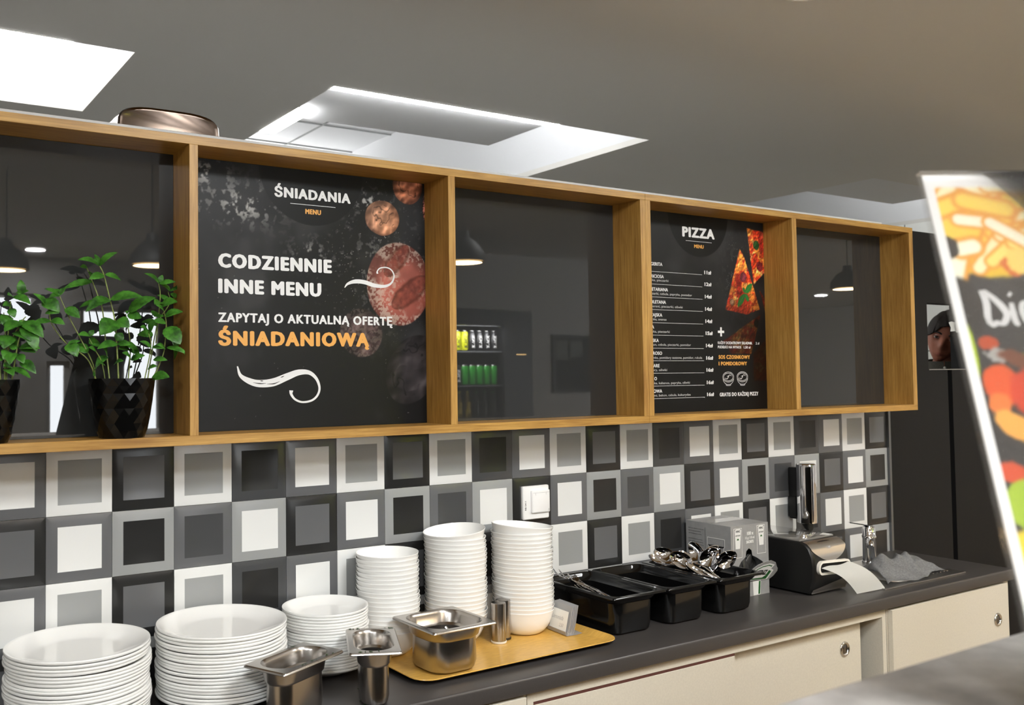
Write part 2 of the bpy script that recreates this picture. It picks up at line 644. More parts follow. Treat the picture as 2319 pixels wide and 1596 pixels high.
fill_panel(-2.6, -3.0, 'added unseen square fill panel of the customer side, farthest left', FILL_W)
fill_panel(-0.75, -3.0, 'added unseen square fill panel of the customer side, second from the left', FILL_W)
fill_panel(0.90, -2.12, 'added unseen square fill panel of the customer side, right over the counter', FILL_W)
fill_panel(3.1, -1.9, 'added unseen square fill panel of the customer side, farthest right', FILL_W * .45)
fill_panel(1.9, 3.4, 'added unseen square fill panel behind the tiled partition, left one', FILL_W * .07)  # this and the next: weak fill added for the room behind
fill_panel(4.1, 3.4, 'added unseen square fill panel behind the tiled partition, right one', FILL_W * .07)
downlight(1.078, -6.58, 'round downlight mirrored in the glass above the potted mint', DOWN_W)
downlight(7.439, -6.73, 'round downlight mirrored high in the glass between the two menus', DOWN_W)
downlight(10.658, -10.39, 'far round downlight mirrored low in the glass between the two menus', DOWN_W)
downlight(12.28, -6.60, 'round downlight mirrored in the rightmost glass panel', DOWN_W)
downlight(2.135, -0.375, 'pale round downlight at the top edge, above the shelf', 0, r=0.085, lit=False)

def pendant(x, y, label):
    t = thing('pendant_lamp', label, 'pendant lamp', (x, y, 2.2), group='warm pendant lamps')
    bm = bmesh.new()
    tube(bm, [(0, 0, 0.17), (0, 0, ZC - 2.2)], 0.004, 6)
    finish('cord', bm, 'blackmat', t)
    bm = bmesh.new()
    lathe(bm, [(0.118, 0.003), (0.12, 0.0), (0.115, 0.05), (0.075, 0.105), (0.035, 0.13), (0.03, 0.17), (0, 0.172)], 40)
    finish('lamp_shade', bm, 'shade', t)
    bm = bmesh.new()
    lathe(bm, [(0, 0.012), (0.116, 0.012)], 40)
    finish('diffuser', bm, 'warm', t)
    area(t, (0, 0, -0.005), 0.2, PEND_W, (1.0, 0.72, 0.40))
    return t
pendant(0.40, -3.49, 'warm pendant lamp mirrored in the left glass, further left')
pendant(1.058, -2.945, 'warm pendant lamp mirrored in the left glass, above the mint')
pendant(2.507, -2.089, 'warm dome pendant lamp mirrored beside the breakfast menu')
pendant(6.015, -2.139, 'warm pendant lamp mirrored in the rightmost glass panel')

def led_bar(x0, x1, y0, y1, label, mat='led', z=2.748):
    bm = bmesh.new()
    n = 10
    if x1 - x0 > y1 - y0:
        r = (y1 - y0) / 2
        pts = [(x1 - r + r * math.sin(PI * k / n), y0 + r - r * math.cos(PI * k / n)) for k in range(n + 1)] + [(x0, y1), (x0, y0)]
    else:
        pts = [(x0, y0), (x1, y0), (x1, y1), (x0, y1)]
    loft(bm, [[(x, y, z) for x, y in pts], [(x, y, z + 0.025) for x, y in pts]])
    o = finish('led_bar', bm, mat, None, 0)
    return tag(o, label, 'strip light')
led_bar(1.31, 2.50, 1.168, 1.205, 'long white light bar along the front edge of the middle ceiling opening')
led_bar(1.31, 1.385, 1.57, 1.94, 'short white light bar at the left edge of the middle ceiling opening')
led_bar(-1.30, 0.302, 1.168, 1.205, 'long white light bar along the edge of the left ceiling opening', 'ledhot')
led_bar(-1.25, 0.2, 1.50, 1.55, 'added light bar brightening the inside of the left ceiling opening', z=2.98)  # extra bar added to whiten the inside of this recess

led_bar(2.36, 2.44, 1.28, 1.66, 'added light bar lying out of sight on the ledge of the middle ceiling opening', 'ledhot', z=2.801)  # hidden bar added to brighten the right wall of the recess
led_bar(1.50, 2.25, 1.60, 1.66, 'added fill light bar along the back of the ledge in the middle ceiling opening', z=2.801)  # added to throw light up onto the gridded ceiling
led_bar(1.45, 2.95, 4.84, 4.897, 'added light bar out of sight on the rear side of the middle ceiling opening', 'ledhot', z=2.95)  # added, hidden, to even out the light on the recess top
led_bar(5.96, 6.10, 1.26, 1.70, 'added light bar lying out of sight on the ledge of the right ceiling opening', 'ledhot', z=2.821)  # hidden bar added to lift the dim right recess
# ------------------------------------------------------------------ the setting
struct('floor', box(-5, 15, -11.5, 0.06, -0.05, 0), 'floor')
struct('floor', box(-5, 15, 0.06, 5.2, -0.05, 0), 'floor2')  # unseen rear floor, split off and darkened to cut bounce onto the ceiling
bm = bmesh.new()
YF = 1.165
for x0, x1, y0, y1 in ((-5, 15, -11.5, YF), (-5, -1.32, YF, 2.0), (0.508, 1.305, YF, 2.0), (3.07, 4.963, YF, 2.0), (6.9, 15, YF, 2.0),
                       (-5, 1.305, 2.0, 4.9), (3.07, 4.963, 2.0, 4.9), (6.9, 15, 2.0, 4.9), (-5, 15, 4.9, 5.2)):
    bx(bm, x0, x1, y0, y1, ZC, ZC + 0.03)
ceil = struct('ceiling', bm, 'ceiling')
# boxes above the openings
bm = bmesh.new()
T = 0.02
for x0, x1, y0, y1, z1 in ((-1.32, 0.508, YF, 2.0, 3.15), (1.305, 3.07, YF, 4.9, 3.36), (4.963, 6.9, YF, 4.9, 3.36)):
    bx(bm, x0 - T, x0, y0 - T, y1 + T, ZC + .03, z1)
    bx(bm, x1, x1 + T, y0 - T, y1 + T, ZC + .03, z1)
    bx(bm, x0, x1, y0 - T, y0, ZC + .03, z1)
    bx(bm, x0, x1, y1, y1 + T, ZC + .03, z1)
    bx(bm, x0 - T, x1 + T, y0 - T, y1 + T, z1, z1 + T)
struct('ceiling_recess', bm, 'plaster', ceil)
bm = bmesh.new()
for x0, x1 in ((1.305, 3.07), (4.963, 6.9)):
    for k in range(1, 6):
        bx(bm, x0, x1, YF + 0.6 * k + .1, YF + 0.6 * k + .109, 3.352, 3.36)
    for k in range(1, 3):
        bx(bm, x0 + 0.6 * k, x0 + 0.6 * k + .009, YF, 4.9, 3.351, 3.36)
struct('ceiling_grid', bm, 'seam', ceil)
bm = bmesh.new()
bx(bm, 1.306, 2.49, 1.21, 1.56, 2.775, 2.80)
bx(bm, 1.395, 2.49, 1.56, 1.72, 2.775, 2.80)
bx(bm, 5.0, 6.13, 1.19, 1.74, 2.79, 2.82)
struct('ceiling_ledge', bm, 'plaster', ceil)

part_w = struct('wall_back', box(-2.4, 3.10, 0.006, 0.13, 0, 2.1655), 'plaster')
# checked tile cladding: 4 rows on the wall, bevelled frames round dished centres
bm = bmesh.new()
TW, TH = 0.14, 0.143178
ZR = [1.293739, 1.150561, 1.007383, 0.864205]
PAL = ['white_t', 'lgrey', 'mgrey', 'dgrey', 'black_t', 'grout']
KIND = dict(W=(0, 1), D=(4, 2), K=(3, 4), G=(2, 0), L=(1, 0), M=(1, 4), N=(2, 3))
SEQ = ['GWDWK', 'DGMNL']
for row in range(4):
    for i in range(-9, 22):
        kf, ki = KIND[SEQ[row % 2][(i + 1) % 5]]
        x0, z0, e = i * TW, ZR[row], 0.0004
        Y1, Y2, Y3 = .0008, -.0016, -.0032
        m = 0.168 * TW
        o4 = [(x0 + e, .004, z0 + e), (x0 + TW - e, .004, z0 + e), (x0 + TW - e, .004, z0 + TH - e), (x0 + e, .004, z0 + TH - e)]
        s4 = [(x0 + e, Y1, z0 + e), (x0 + TW - e, Y1, z0 + e), (x0 + TW - e, Y1, z0 + TH - e), (x0 + e, Y1, z0 + TH - e)]
        c = .013
        m4 = [(x0 + c, Y2, z0 + c), (x0 + TW - c, Y2, z0 + c), (x0 + TW - c, Y2, z0 + TH - c), (x0 + c, Y2, z0 + TH - c)]
        i4 = [(x0 + m, Y3, z0 + m), (x0 + TW - m, Y3, z0 + m), (x0 + TW - m, Y3, z0 + TH - m), (x0 + m, Y3, z0 + TH - m)]
        R = [[bm.verts.new(p) for p in q] for q in (o4, s4, m4, i4)]
        for a, b in zip(R, R[1:]):
            for k in range(4):
                f = bm.faces.new((a[k], a[(k + 1) % 4], b[(k + 1) % 4], b[k]))
                f.material_index = kf
        n = 8
        g = []
        for jj in range(n + 1):
            for ii in range(n + 1):
                u, v = 2 * ii / n - 1, 2 * jj / n - 1
                g.append(bm.verts.new((x0 + m + (TW - 2 * m) * ii / n, Y3 + .0018 * (1 - u ** 4) * (1 - v ** 4), z0 + m + (TH - 2 * m) * jj / n)))
        for jj in range(n):
            for ii in range(n):
                a = jj * (n + 1) + ii
                f = bm.faces.new((g[a], g[a + 1], g[a + n + 2], g[a + n + 1]))
                f.material_index = ki
struct('tile_cladding', bm, PAL, part_w, smooth=14)
o = finish('trim_1', box(3.081, 3.094, -0.008, 0.005, 0.9, 1.437), 'alu', None, 0)
o['kind'] = 'structure'

# charcoal wall with the hatch, right of the tiles
bm = bmesh.new()
HX0, HX1, HZ0, HZ1 = 3.386, 3.66, 1.590, 1.862
SX0, SX1 = 3.523, 3.556
bx(bm, 3.101, HX0, 0.002, 0.06, 0, 2.147)
bx(bm, HX1, 5.4, 0.002, 0.06, 0, 2.147)
bx(bm, HX0, SX0, 0.002, 0.06, 0, HZ0)
bx(bm, SX1, HX1, 0.002, 0.06, 0, HZ0)
bx(bm, HX0, HX1, 0.002, 0.06, HZ1, 2.147)
wr = struct('wall_right', bm, 'dark')
struct('shadow_gap', box(SX0, SX1, 0.03, 0.05, 0, HZ0), 'slot', wr)
struct('hatch_sill', box(HX0, HX1, 0.0, 0.062, HZ0, HZ0 + 0.003), 'steelrim', wr)

struct('wall_far', box(6.9, 7.0, 0.06, 4.95, 0, 2.75), white_wall_tiles('white kitchen wall tiles'))
struct('wall_rear', box(-5, 7.0, 4.95, 5.05, 0, 3.4), 'plaster')
struct('wall_left', box(-5.1, -5, -11.5, 5.2, 0, 2.75), 'frontwall')
struct('wall_side', box(15, 15.1, -11.5, 5.2, 0, 2.75), 'frontwall')
# customer side, seen only as a reflection: a stepped wall with glazed openings
WINS = [(1.60, 2.406, 0.98, 2.29), (1.29, 1.50, 0.90, 1.76), (0.40, 1.20, 2.04, 2.40)]
bm = bmesh.new()
YW = -7.2
xs = sorted({-5.0, 3.0} | {v for q in WINS for v in q[:2]})
for xa, xb in zip(xs, xs[1:]):
    xm = (xa + xb) / 2
    hole = [q for q in WINS if q[0] < xm < q[1]]
    if hole:
        q = hole[0]
        bx(bm, xa, xb, YW - .15, YW, 0, q[2])
        bx(bm, xa, xb, YW - .15, YW, q[3], ZC)
    else:
        bx(bm, xa, xb, YW - .15, YW, 0, ZC)
bx(bm, 3.0, 6.3, YW - .15, -5.1, 0, ZC)
bx(bm, 6.3, 15, -11.5, -11.3, 0, ZC)
bx(bm, 6.2, 6.3, -11.5, YW, 0, ZC)
struct('wall_front', bm, 'frontwall')
for k, (xa, xb, za, zb) in enumerate(WINS):
    bm = bmesh.new()
    for a in ((xa, xa + .04, za, zb), (xb - .04, xb, za, zb), (xa + .04, xb - .04, za, za + .04), (xa + .04, xb - .04, zb - .04, zb)):
        bx(bm, a[0], a[1], YW - .10, YW - .04, a[2], a[3])
    if k == 0:
        bx(bm, 1.98, 2.03, YW - .10, YW - .04, za + .04, zb - .04)
    struct('window_%d' % (k + 1), bm, 'frontwall')

# ------------------------------------------------------------------ oak display shelf with glass backs
ZB, ZT = 1.4444, 2.1127
ZBI, ZTI = 1.4650, 2.0937
YS, YG = -0.1664, -0.055
def shelf(x0, x1, divs, label, glass, side_l, side_r):
    t = thing('wall_shelf', label, 'shelf', (x0, 0, ZB))
    wpart('top_board', box(x0, x1, YS, 0.004, ZTI, ZT, bev=.0006, seg=1), 'woodx', t, 0)
    wpart('bottom_board', box(x0, x1, YS, 0.004, ZB, ZBI, bev=.0006, seg=1), 'woodx', t, 0)
    for a, b in (side_l, side_r):
        wpart('side_panel', box(a, b, YS, 0.004, ZBI, ZTI, bev=.0005, seg=1), 'woodz', t, 0)
    for a, b in divs:
        wpart('divider', box(a, b, YS, 0.004, ZBI, ZTI, bev=.0005, seg=1), 'woodz', t, 0)
    for a, b in glass:
        wpart('glass_back', box(a + .0005, b - .0005, YG, -.047, ZBI + .0005, ZTI - .0005), 'glass', t, 0)['label'] = 'glossy charcoal glass back panel'
    return t
shelf(-0.4137, 1.6334, [(0.2622, 0.2816), (0.9380, 0.9585)], 'long oak wall shelf holding the potted mint and the breakfast menu',
      [(-0.3940, 0.2622), (0.9585, 1.6131)], (-0.4137, -0.3940), (1.6131, 1.6334))
shelf(1.6340, 3.0034, [(2.3065, 2.3286)], 'shorter oak wall shelf at the right holding the pizza menu',
      [(2.3286, 2.9801)], (1.6340, 1.6543), (2.9801, 3.0034))

# ------------------------------------------------------------------ menus printed on panels
# breakfast menu
X0, X1, Z0, Z1 = 0.2822, 0.9375, ZBI + .0005, ZTI - .0005
nx, nz = 380, 364
X, Z = np.meshgrid(np.linspace(X0, X1, nx), np.linspace(Z0, Z1, nz))
img = np.zeros((nz, nx, 3)) + np.array([18, 18, 19])
smoke = fbm(X, Z, 0.16, 3)
img += (sstep(.48, .8, smoke) * 26)[..., None]
fine = fbm(X, Z, 0.012, 20, 3)
speck = vnoise(X, Z, 0.0035, 31)
flour = np.exp(-(((X - .43) / .09) ** 2 + ((Z - 1.995) / .045) ** 2)) + np.exp(-(((X - .34) / .05) ** 2 + ((Z - 2.06) / .03) ** 2)) * .9 \
    + np.exp(-(((X - .77) / .05) ** 2 + ((Z - 2.03) / .03) ** 2)) + np.exp(-(((X - .60) / .05) ** 2 + ((Z - 1.89) / .03) ** 2)) * .8 \
    + np.exp(-(((X - .31) / .02) ** 2 + ((Z - 2.0) / .03) ** 2)) * .7
img = mixc(img, sstep(.56, .74, fine + .05 * fbm(X, Z, .05, 77)) * flour * .8, (196, 194, 190))
dust = np.exp(-(((X - .80) / .14) ** 2 + ((Z - 1.87) / .15) ** 2))
img = mixc(img, (speck > .93) * dust * .8 + sstep(.62, .8, fine) * dust * .35, (190, 188, 184))
img = mixc(img, (vnoise(X, Z, .004, 55) > .985) * .5, (150, 150, 150))
dd = np.hypot(X - .6105, Z - 2.100)
img = mixc(img, 1 - sstep(.1405, .1425, dd), (11, 11, 12))
def bread(cx, cz, rx, rz, base, hi, seed, flour=0.0, dim=1.0, rot=0.0, cracks=1.0, slashes=()):
    global img
    c, s = math.cos(rot), math.sin(rot)
    u = ((X - cx) * c + (Z - cz) * s) / rx
    v = (-(X - cx) * s + (Z - cz) * c) / rz
    rr = np.hypot(u, v) * (1 + .07 * (fbm(X, Z, rx * 1.1, seed) - .5))
    msk = 1 - sstep(.965, 1.0, rr)
    n = fbm(X, Z, rx * .5, seed + 3)
    col = np.asarray(base, float) * (0.72 + .55 * n)[..., None]
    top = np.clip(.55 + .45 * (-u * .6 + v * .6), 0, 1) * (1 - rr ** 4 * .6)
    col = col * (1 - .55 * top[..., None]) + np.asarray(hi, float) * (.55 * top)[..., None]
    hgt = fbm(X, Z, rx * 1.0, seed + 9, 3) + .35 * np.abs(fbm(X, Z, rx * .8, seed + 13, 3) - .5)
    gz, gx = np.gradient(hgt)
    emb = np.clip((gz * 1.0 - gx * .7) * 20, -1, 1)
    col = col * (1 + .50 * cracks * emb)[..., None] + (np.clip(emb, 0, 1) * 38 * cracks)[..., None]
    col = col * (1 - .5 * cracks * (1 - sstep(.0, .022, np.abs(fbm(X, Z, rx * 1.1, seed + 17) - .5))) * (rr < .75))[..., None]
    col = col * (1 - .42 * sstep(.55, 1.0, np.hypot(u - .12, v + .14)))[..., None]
    if flour:
        fl = sstep(.46, .54, fbm(X, Z, .006, seed + 5, 2)) * sstep(.30, .55, fbm(X, Z, .05, seed + 6))
        col = mixc(col, fl * flour, (196, 186, 172))
    for (ax, az, bx_, bz, wd) in slashes:
        dx, dz = bx_ - ax, bz - az
        L = math.hypot(dx, dz)
        t = np.clip(((X - ax) * dx + (Z - az) * dz) / L ** 2, 0, 1)
        d = np.hypot(X - ax - t * dx, Z - az - t * dz) + .006 * (fbm(X, Z, .02, seed + 8) - .5)
        wv = wd * np.sqrt(np.clip(1 - (2 * t - 1) ** 2, 0, 1)) + 1e-4
        col = mixc(col, (1 - sstep(.6, 1.05, d / wv)) * (.75 + .5 * (fbm(X, Z, .012, seed + 31) - .5)), (108, 54, 44))
        col = col * (1 + .7 * (fbm(X, Z, .016, seed + 33) - .5) * (d < wv))[..., None]
        col = mixc(col, (1 - sstep(.0, .35, np.abs(d / wv - .9))) * .6, (70, 34, 24))
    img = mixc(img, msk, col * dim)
bread(.886, 2.083, .046, .050, (146, 84, 58), (196, 132, 100), 100)
bread(.8084, 1.9925, .0515, .046, (176, 116, 84), (244, 196, 164), 140)
bread(.8560, 1.824, .097, .110, (150, 78, 66), (190, 124, 110), 180, flour=.6, cracks=0,
      slashes=((.815, 1.845, .885, 1.925, .022), (.835, 1.765, .945, 1.845, .026)))
bread(.7444, 1.697, .062, .062, (66, 48, 48), (80, 62, 60), 220, flour=.25, dim=.85)
bread(.895, 1.605, .075, .098, (50, 46, 48), (74, 68, 70), 260, dim=.9, rot=-.6)
bread(.9395, 2.03, .008, .035, (120, 60, 50), (150, 90, 70), 300)
img *= (0.90 + .2 * fbm(X, Z, .4, 400))[..., None]
menu = thing('menu_board', 'dark breakfast menu board with bread rolls and large white lettering', 'menu', (X0, YG, Z0))
wpart('panel', box(X0, X1, YG, -.047, Z0, Z1), 'ink', menu, 0)
ps = sheet('printed_sheet', nx, nz, lambda u, v: (X0 + (X1 - X0) * u, YG - .0004, Z0 + (Z1 - Z0) * v), img, printed('breakfast print', .38), menu)
ps.location = -Vector(menu.location)
def menu_text(items, mat, root):
    for it in items:
        o = lettering('lettering', [it], mat, root, y=YG - .0009)
        o.location = -Vector(root.location)
menu_text([dict(body='ŚNIADANIA', x0=.5091, z0=2.0222, cap=.0228, width=.2072, bold=.09, space=1.18),
           dict(body='CODZIENNIE', x0=.3670, z0=1.8450, cap=.0300, width=.2950, bold=.105, space=1.22),
           dict(body='INNE MENU', x0=.3670, z0=1.7858, cap=.0300, width=.2655, bold=.105, space=1.2),
           dict(body='ZAPYTAJ O AKTUALNĄ OFERTĘ', x0=.3667, z0=1.7178, cap=.0202, width=.4690, bold=.07, space=1.16)], 'poster_white', menu)
menu_text([dict(body='MENU', x0=.5905, z0=1.9864, cap=.0112, width=.0428, bold=.085, space=1.15),
           dict(body='ŚNIADANIOWĄ', x0=.3666, z0=1.6640, cap=.0312, width=.3996, bold=.105, space=1.22)], 'poster_gold', menu)
bm = bmesh.new()
def flat_quad(x0, x1, z0, z1, y):
    vs = [bm.verts.new(p) for p in ((x0, y, z0), (x1, y, z0), (x1, y, z1), (x0, y, z1))]
    bm.faces.new(vs)
def brush(pts, widths, y):
    P = catmull([(x, 0, z) for x, z in pts], 7)
    n = len(P)
    rows = []
    for i, p in enumerate(P):
        t = (P[min(i + 1, n - 1)] - P[max(i - 1, 0)]).normalized()
        nn = Vector((-t.z, 0, t.x))
        k = i / (n - 1) * (len(widths) - 1)
        a = int(min(k, len(widths) - 2))
        wd = widths[a] + (widths[a + 1] - widths[a]) * (k - a)
        rows.append((bm.verts.new((p.x + nn.x * wd / 2, y, p.z + nn.z * wd / 2)), bm.verts.new((p.x - nn.x * wd / 2, y, p.z - nn.z * wd / 2))))
    for a, b in zip(rows, rows[1:]):
        bm.faces.new((a[0], a[1], b[1], b[0]))
    e = rows[-1]
yy = YG - .0009
flat_quad(.5506, .6734, 2.0076, 2.0089, yy)
SW = [(.4132, 1.6144), (.4210, 1.5930), (.4420, 1.5800), (.4675, 1.5735), (.5030, 1.5760), (.5395, 1.5890), (.5696, 1.5990), (.5975, 1.5985),
      (.6170, 1.5838), (.6255, 1.5614), (.6195, 1.5425), (.6032, 1.5305), (.5787, 1.5275), (.5600, 1.5345), (.5500, 1.5470), (.5500, 1.5560)]
o = finish('underline', bm, 'poster_white', menu, 0)
o.location = -Vector(menu.location)
bm = bmesh.new()
brush(SW, [.003, .008, .014, .017, .019, .017, .014, .010, .0075, .006, .0055, .005, .0045, .005, .0065, .0105], yy)
SW2 = [(.6972, 1.8096), (.7066, 1.8195), (.7274, 1.8262), (.7537, 1.8256), (.7828, 1.8185), (.8123, 1.8175), (.8330, 1.8265), (.8415, 1.8448),
       (.8340, 1.8600), (.8183, 1.8660), (.7994, 1.8630), (.7915, 1.8540), (.7927, 1.8490)]
o = finish('flourish', bm, 'poster_white', menu, 0)
o.location = -Vector(menu.location)
bm = bmesh.new()
brush(SW2, [.002, .006, .010, .0105, .0100, .0075, .005, .004, .0035, .003, .003, .0035, .0055], yy)
o = finish('flourish', bm, 'poster_white', menu, 0)
o.location = -Vector(menu.location)
bm = bmesh.new()
for pts in ([(.452, 1.576), (.470, 1.5735), (.485, 1.574)], [(.487, 1.572), (.505, 1.5728), (.520, 1.578)], [(.470, 1.580), (.478, 1.5795)], [(.522, 1.587), (.532, 1.591)]):
    brush(pts, [.0006, .0026, .0006], yy - .0002)
o = finish('brush_gaps', bm, 'ink', menu, 0)
o.location = -Vector(menu.location)

# pizza menu
X0, X1 = 1.6548, 2.3060
nx = 380
X, Z = np.meshgrid(np.linspace(X0, X1, nx), np.linspace(Z0, Z1, nz))
img = np.zeros((nz, nx, 3)) + np.array([16, 16, 17])
img += (sstep(.45, .8, fbm(X, Z, 0.2, 603)) * 18 + 14 * sstep(1.65, 2.05, Z))[..., None]
img = mixc(img, (vnoise(X, Z, .0035, 641) > .93) * np.exp(-(((X - 2.17) / .07) ** 2 + ((Z - 1.93) / .10) ** 2)) * .8, (176, 174, 170))
img = mixc(img, (fbm(X, Z, .012, 648, 3) > .62) * np.exp(-(((X - 2.17) / .06) ** 2 + ((Z - 1.90) / .09) ** 2)) * .35, (150, 148, 146))
img = mixc(img, 1 - sstep(.139, .141, np.hypot(X - 1.9875, Z - 2.100)), (10, 10, 11))
def poly_mask(pts, soft=.0025):
    """soft inside of a convex outline given clockwise or counter-clockwise"""
    ar = sum(pts[i][0] * pts[(i + 1) % len(pts)][1] - pts[(i + 1) % len(pts)][0] * pts[i][1] for i in range(len(pts)))
    m = np.ones_like(X)
    jag = .004 * (fbm(X, Z, .02, 700) - .5)
    for i in range(len(pts)):
        (ax, az), (bx_, bz) = pts[i], pts[(i + 1) % len(pts)]
        L = math.hypot(bx_ - ax, bz - az)
        d = ((bx_ - ax) * (Z - az) - (bz - az) * (X - ax)) / L * (1 if ar > 0 else -1) + jag
        m = m * sstep(-soft, soft, d)
    return m
def pizza(pts, seed, dim, blobs):
    global img
    m = poly_mask(pts)
    n = fbm(X, Z, .03, seed)
    col = np.zeros_like(img) + np.array([206, 62, 34])
    col = mixc(col, sstep(.48, .62, n), (236, 140, 58))
    col = mixc(col, sstep(.62, .74, fbm(X, Z, .02, seed + 4)), (246, 196, 110))
    col = mixc(col, sstep(.56, .72, fbm(X, Z, .025, seed + 8)) * .8, (150, 34, 30))
    for (bx_, bz, r, c) in blobs:
        d = np.hypot(X - bx_, Z - bz) / r * (1 + .3 * (fbm(X, Z, r, seed + 11) - .5))
        col = mixc(col, 1 - sstep(.8, 1, d), c)
        col = mixc(col, (1 - sstep(.0, .35, np.abs(d - .8))) * .35, (60, 20, 24))
    gz, gx = np.gradient(fbm(X, Z, .016, seed + 40, 4))
    col = col * (1 + (.26 * np.clip((gz - gx) * 14, -1, 1)))[..., None]
    img = mixc(img, m, col * (.7 + .5 * fbm(X, Z, .05, seed + 20))[..., None] * (dim if np.isscalar(dim) else dim[..., None]))
DIM = .62 + .5 * sstep(1.75, 1.98, Z)
pizza([(2.2235, 2.0700), (2.3080, 2.0630), (2.3080, 1.925), (2.2505, 1.8815)], 710, 1.02,
      [(2.268, 2.016, .017, (40, 84, 40)), (2.283, 1.945, .017, (120, 36, 44)), (2.262, 1.975, .015, (220, 70, 40))])
pizza([(2.1845, 1.9990), (2.1069, 1.7939), (2.2090, 1.7800), (2.2800, 1.7987), (2.2046, 1.9760)], 740, DIM,
      [(2.190, 1.973, .013, (244, 150, 60)), (2.199, 1.905, .018, (126, 52, 62)), (2.178, 1.862, .016, (214, 60, 40)), (2.140, 1.820, .012, (196, 150, 110))])
pizza([(2.2835, 1.7830), (2.0936, 1.6909), (2.1300, 1.6500), (2.2300, 1.6500), (2.2721, 1.7531)], 770, .30, [(2.262, 1.752, .016, (50, 50, 44))])
pizza([(2.2790, 1.8643), (2.3080, 1.835), (2.3080, 1.790)], 800, .5, [])
pizza([(2.2400, 1.6500), (2.3080, 1.70), (2.3080, 1.56), (2.2400, 1.56)], 820, .15, [])
for (ax, az, bx_, bz, wd, dim) in ((2.206, 1.850, 2.168, 1.806, .0125, .8), (2.206, 1.852, 2.243, 1.884, .012, 1.0), (2.208, 1.850, 2.222, 1.824, .009, .9), (2.206, 1.852, 2.196, 1.872, .006, .9)):
    dx, dz = bx_ - ax, bz - az
    L = math.hypot(dx, dz)
    t = ((X - ax) * dx + (Z - az) * dz) / L ** 2
    d = np.abs(((X - ax) * dz - (Z - az) * dx) / L)
    wv = wd * np.sin(PI * np.clip(t, 0, 1)) ** .7 + 1e-5
    img = mixc(img, ((t > 0) & (t < 1)) * (1 - sstep(.85, 1, d / wv)), np.array((44, 112, 46)) * dim)
    img = mixc(img, ((t > 0) & (t < 1)) * (1 - sstep(.04, .12, d / wv)) * .5, np.array((96, 150, 90)) * dim)
pm = thing('menu_board', 'dark pizza menu board with a price list and pizza slices', 'menu', (X0, YG, Z0))
wpart('panel', box(X0, X1, YG, -.047, Z0, Z1), 'ink', pm, 0)
ps = sheet('printed_sheet', nx, nz, lambda u, v: (X0 + (X1 - X0) * u, YG - .0004, Z0 + (Z1 - Z0) * v), img, printed('pizza print', .38), pm)
ps.location = -Vector(pm.location)
NAMES = ['MARGERITA', 'CAPRICIOSA', 'WEGETARIANA', 'NAPOLETANA', 'HAWAJSKA', 'PARMA', 'WIEJSKA', 'PROSCIUTTO ROSO', 'MARE', 'MAFIOZO', 'SPODOWA']
NAMES = ['MARGERITA', 'CAPRICIOSA', 'WEGETARIANA', 'NAPOLETANA', 'HAWAJSKA', 'A', 'SKA', 'ROSO', 'MARE', 'O', 'OWA']
NR = [(1.8189, 1.9222), (1.8239, 1.8841), (1.8412, 1.8435), (1.8311, 1.8042), (1.8133, 1.7639), (1.7770, 1.7261), (1.7961, 1.6847), (1.8093, 1.6452), (1.7972, 1.6066), (1.7848, 1.5667), (1.8062, 1.5282)]
SUBS = ['', 'szynka, pieczarki', 'pieczarki, cebula, papryka, pomidor', 'peperoni, pieczarki, oliwki', 'szynka, ananas', 'szynka, pieczarki', 'bekon, cebula, pieczarki, pomidor',
        'szynka, pomidory suszone, pomidor, rukola', 'selery, oliwki', 'szynka, kabanos, papryka, oliwki', 'salami, bekon, cebula, kukurydza']
SR = [None, (1.8443, 1.8735), (1.9493, 1.8318), (1.9048, 1.7923), (1.8318, 1.7519), (1.8447, 1.7138), (1.9396, 1.6734), (1.9899, 1.6330), (1.8296, 1.5950), (1.9307, 1.5544), (1.9331, 1.5165)]
RULE = [1.9033, 1.8641, 1.8241, 1.7850, 1.7443, 1.7058, 1.6655, 1.6267, 1.5881, 1.5487, 1.5101]
PR = ['11zł', '12zł', '14zł', '14zł', '14zł', '15zł', '14zł', '16zł', '16zł', '16zł', '16zł']
PZ = [1.9062, 1.8680, 1.8282, 1.7880, 1.7487, 1.7098, 1.6702, 1.6304, 1.5919, 1.5518, 1.5133]
wh = [dict(body='PIZZA', x0=1.9111, z0=2.0228, cap=.0292, width=.1511, bold=.105, space=1.15)]
for n, (r, z) in zip(NAMES, NR):
    wh.append(dict(body=n, x0=0, z0=z, cap=.0098, right=r, bold=.05, space=1.05))
for p, z in zip(PR, PZ):
    wh.append(dict(body=p, x0=2.0093, z0=z, cap=.0106, width=.0330, bold=.08))
wh += [dict(body='KAŻDY DODATKOWY SKŁADNIK', x0=2.0659, z0=1.6811, cap=.0080, width=.1694, bold=.05),
       dict(body='2 zł', x0=2.253, z0=1.6813, cap=.0076, width=.0189, bold=.05),
       dict(body='PUDEŁKO NA WYNOS', x0=2.0656, z0=1.6673, cap=.0080, width=.1136, bold=.05),
       dict(body='1,50 zł', x0=2.1922, z0=1.6675, cap=.0076, width=.034, bold=.05),
       dict(body='GRATIS DO KAŻDEJ PIZZY', x0=2.0691, z0=1.5112, cap=.0112, width=.1911, bold=.065, space=1.12)]
menu_text(wh, 'poster_white', pm)
menu_text([dict(body=s, x0=0, z0=q[1], cap=.0068, width=.0057 * len(s), right=q[0], bold=.012) for s, q in zip(SUBS, SR) if s], 'poster_grey', pm)
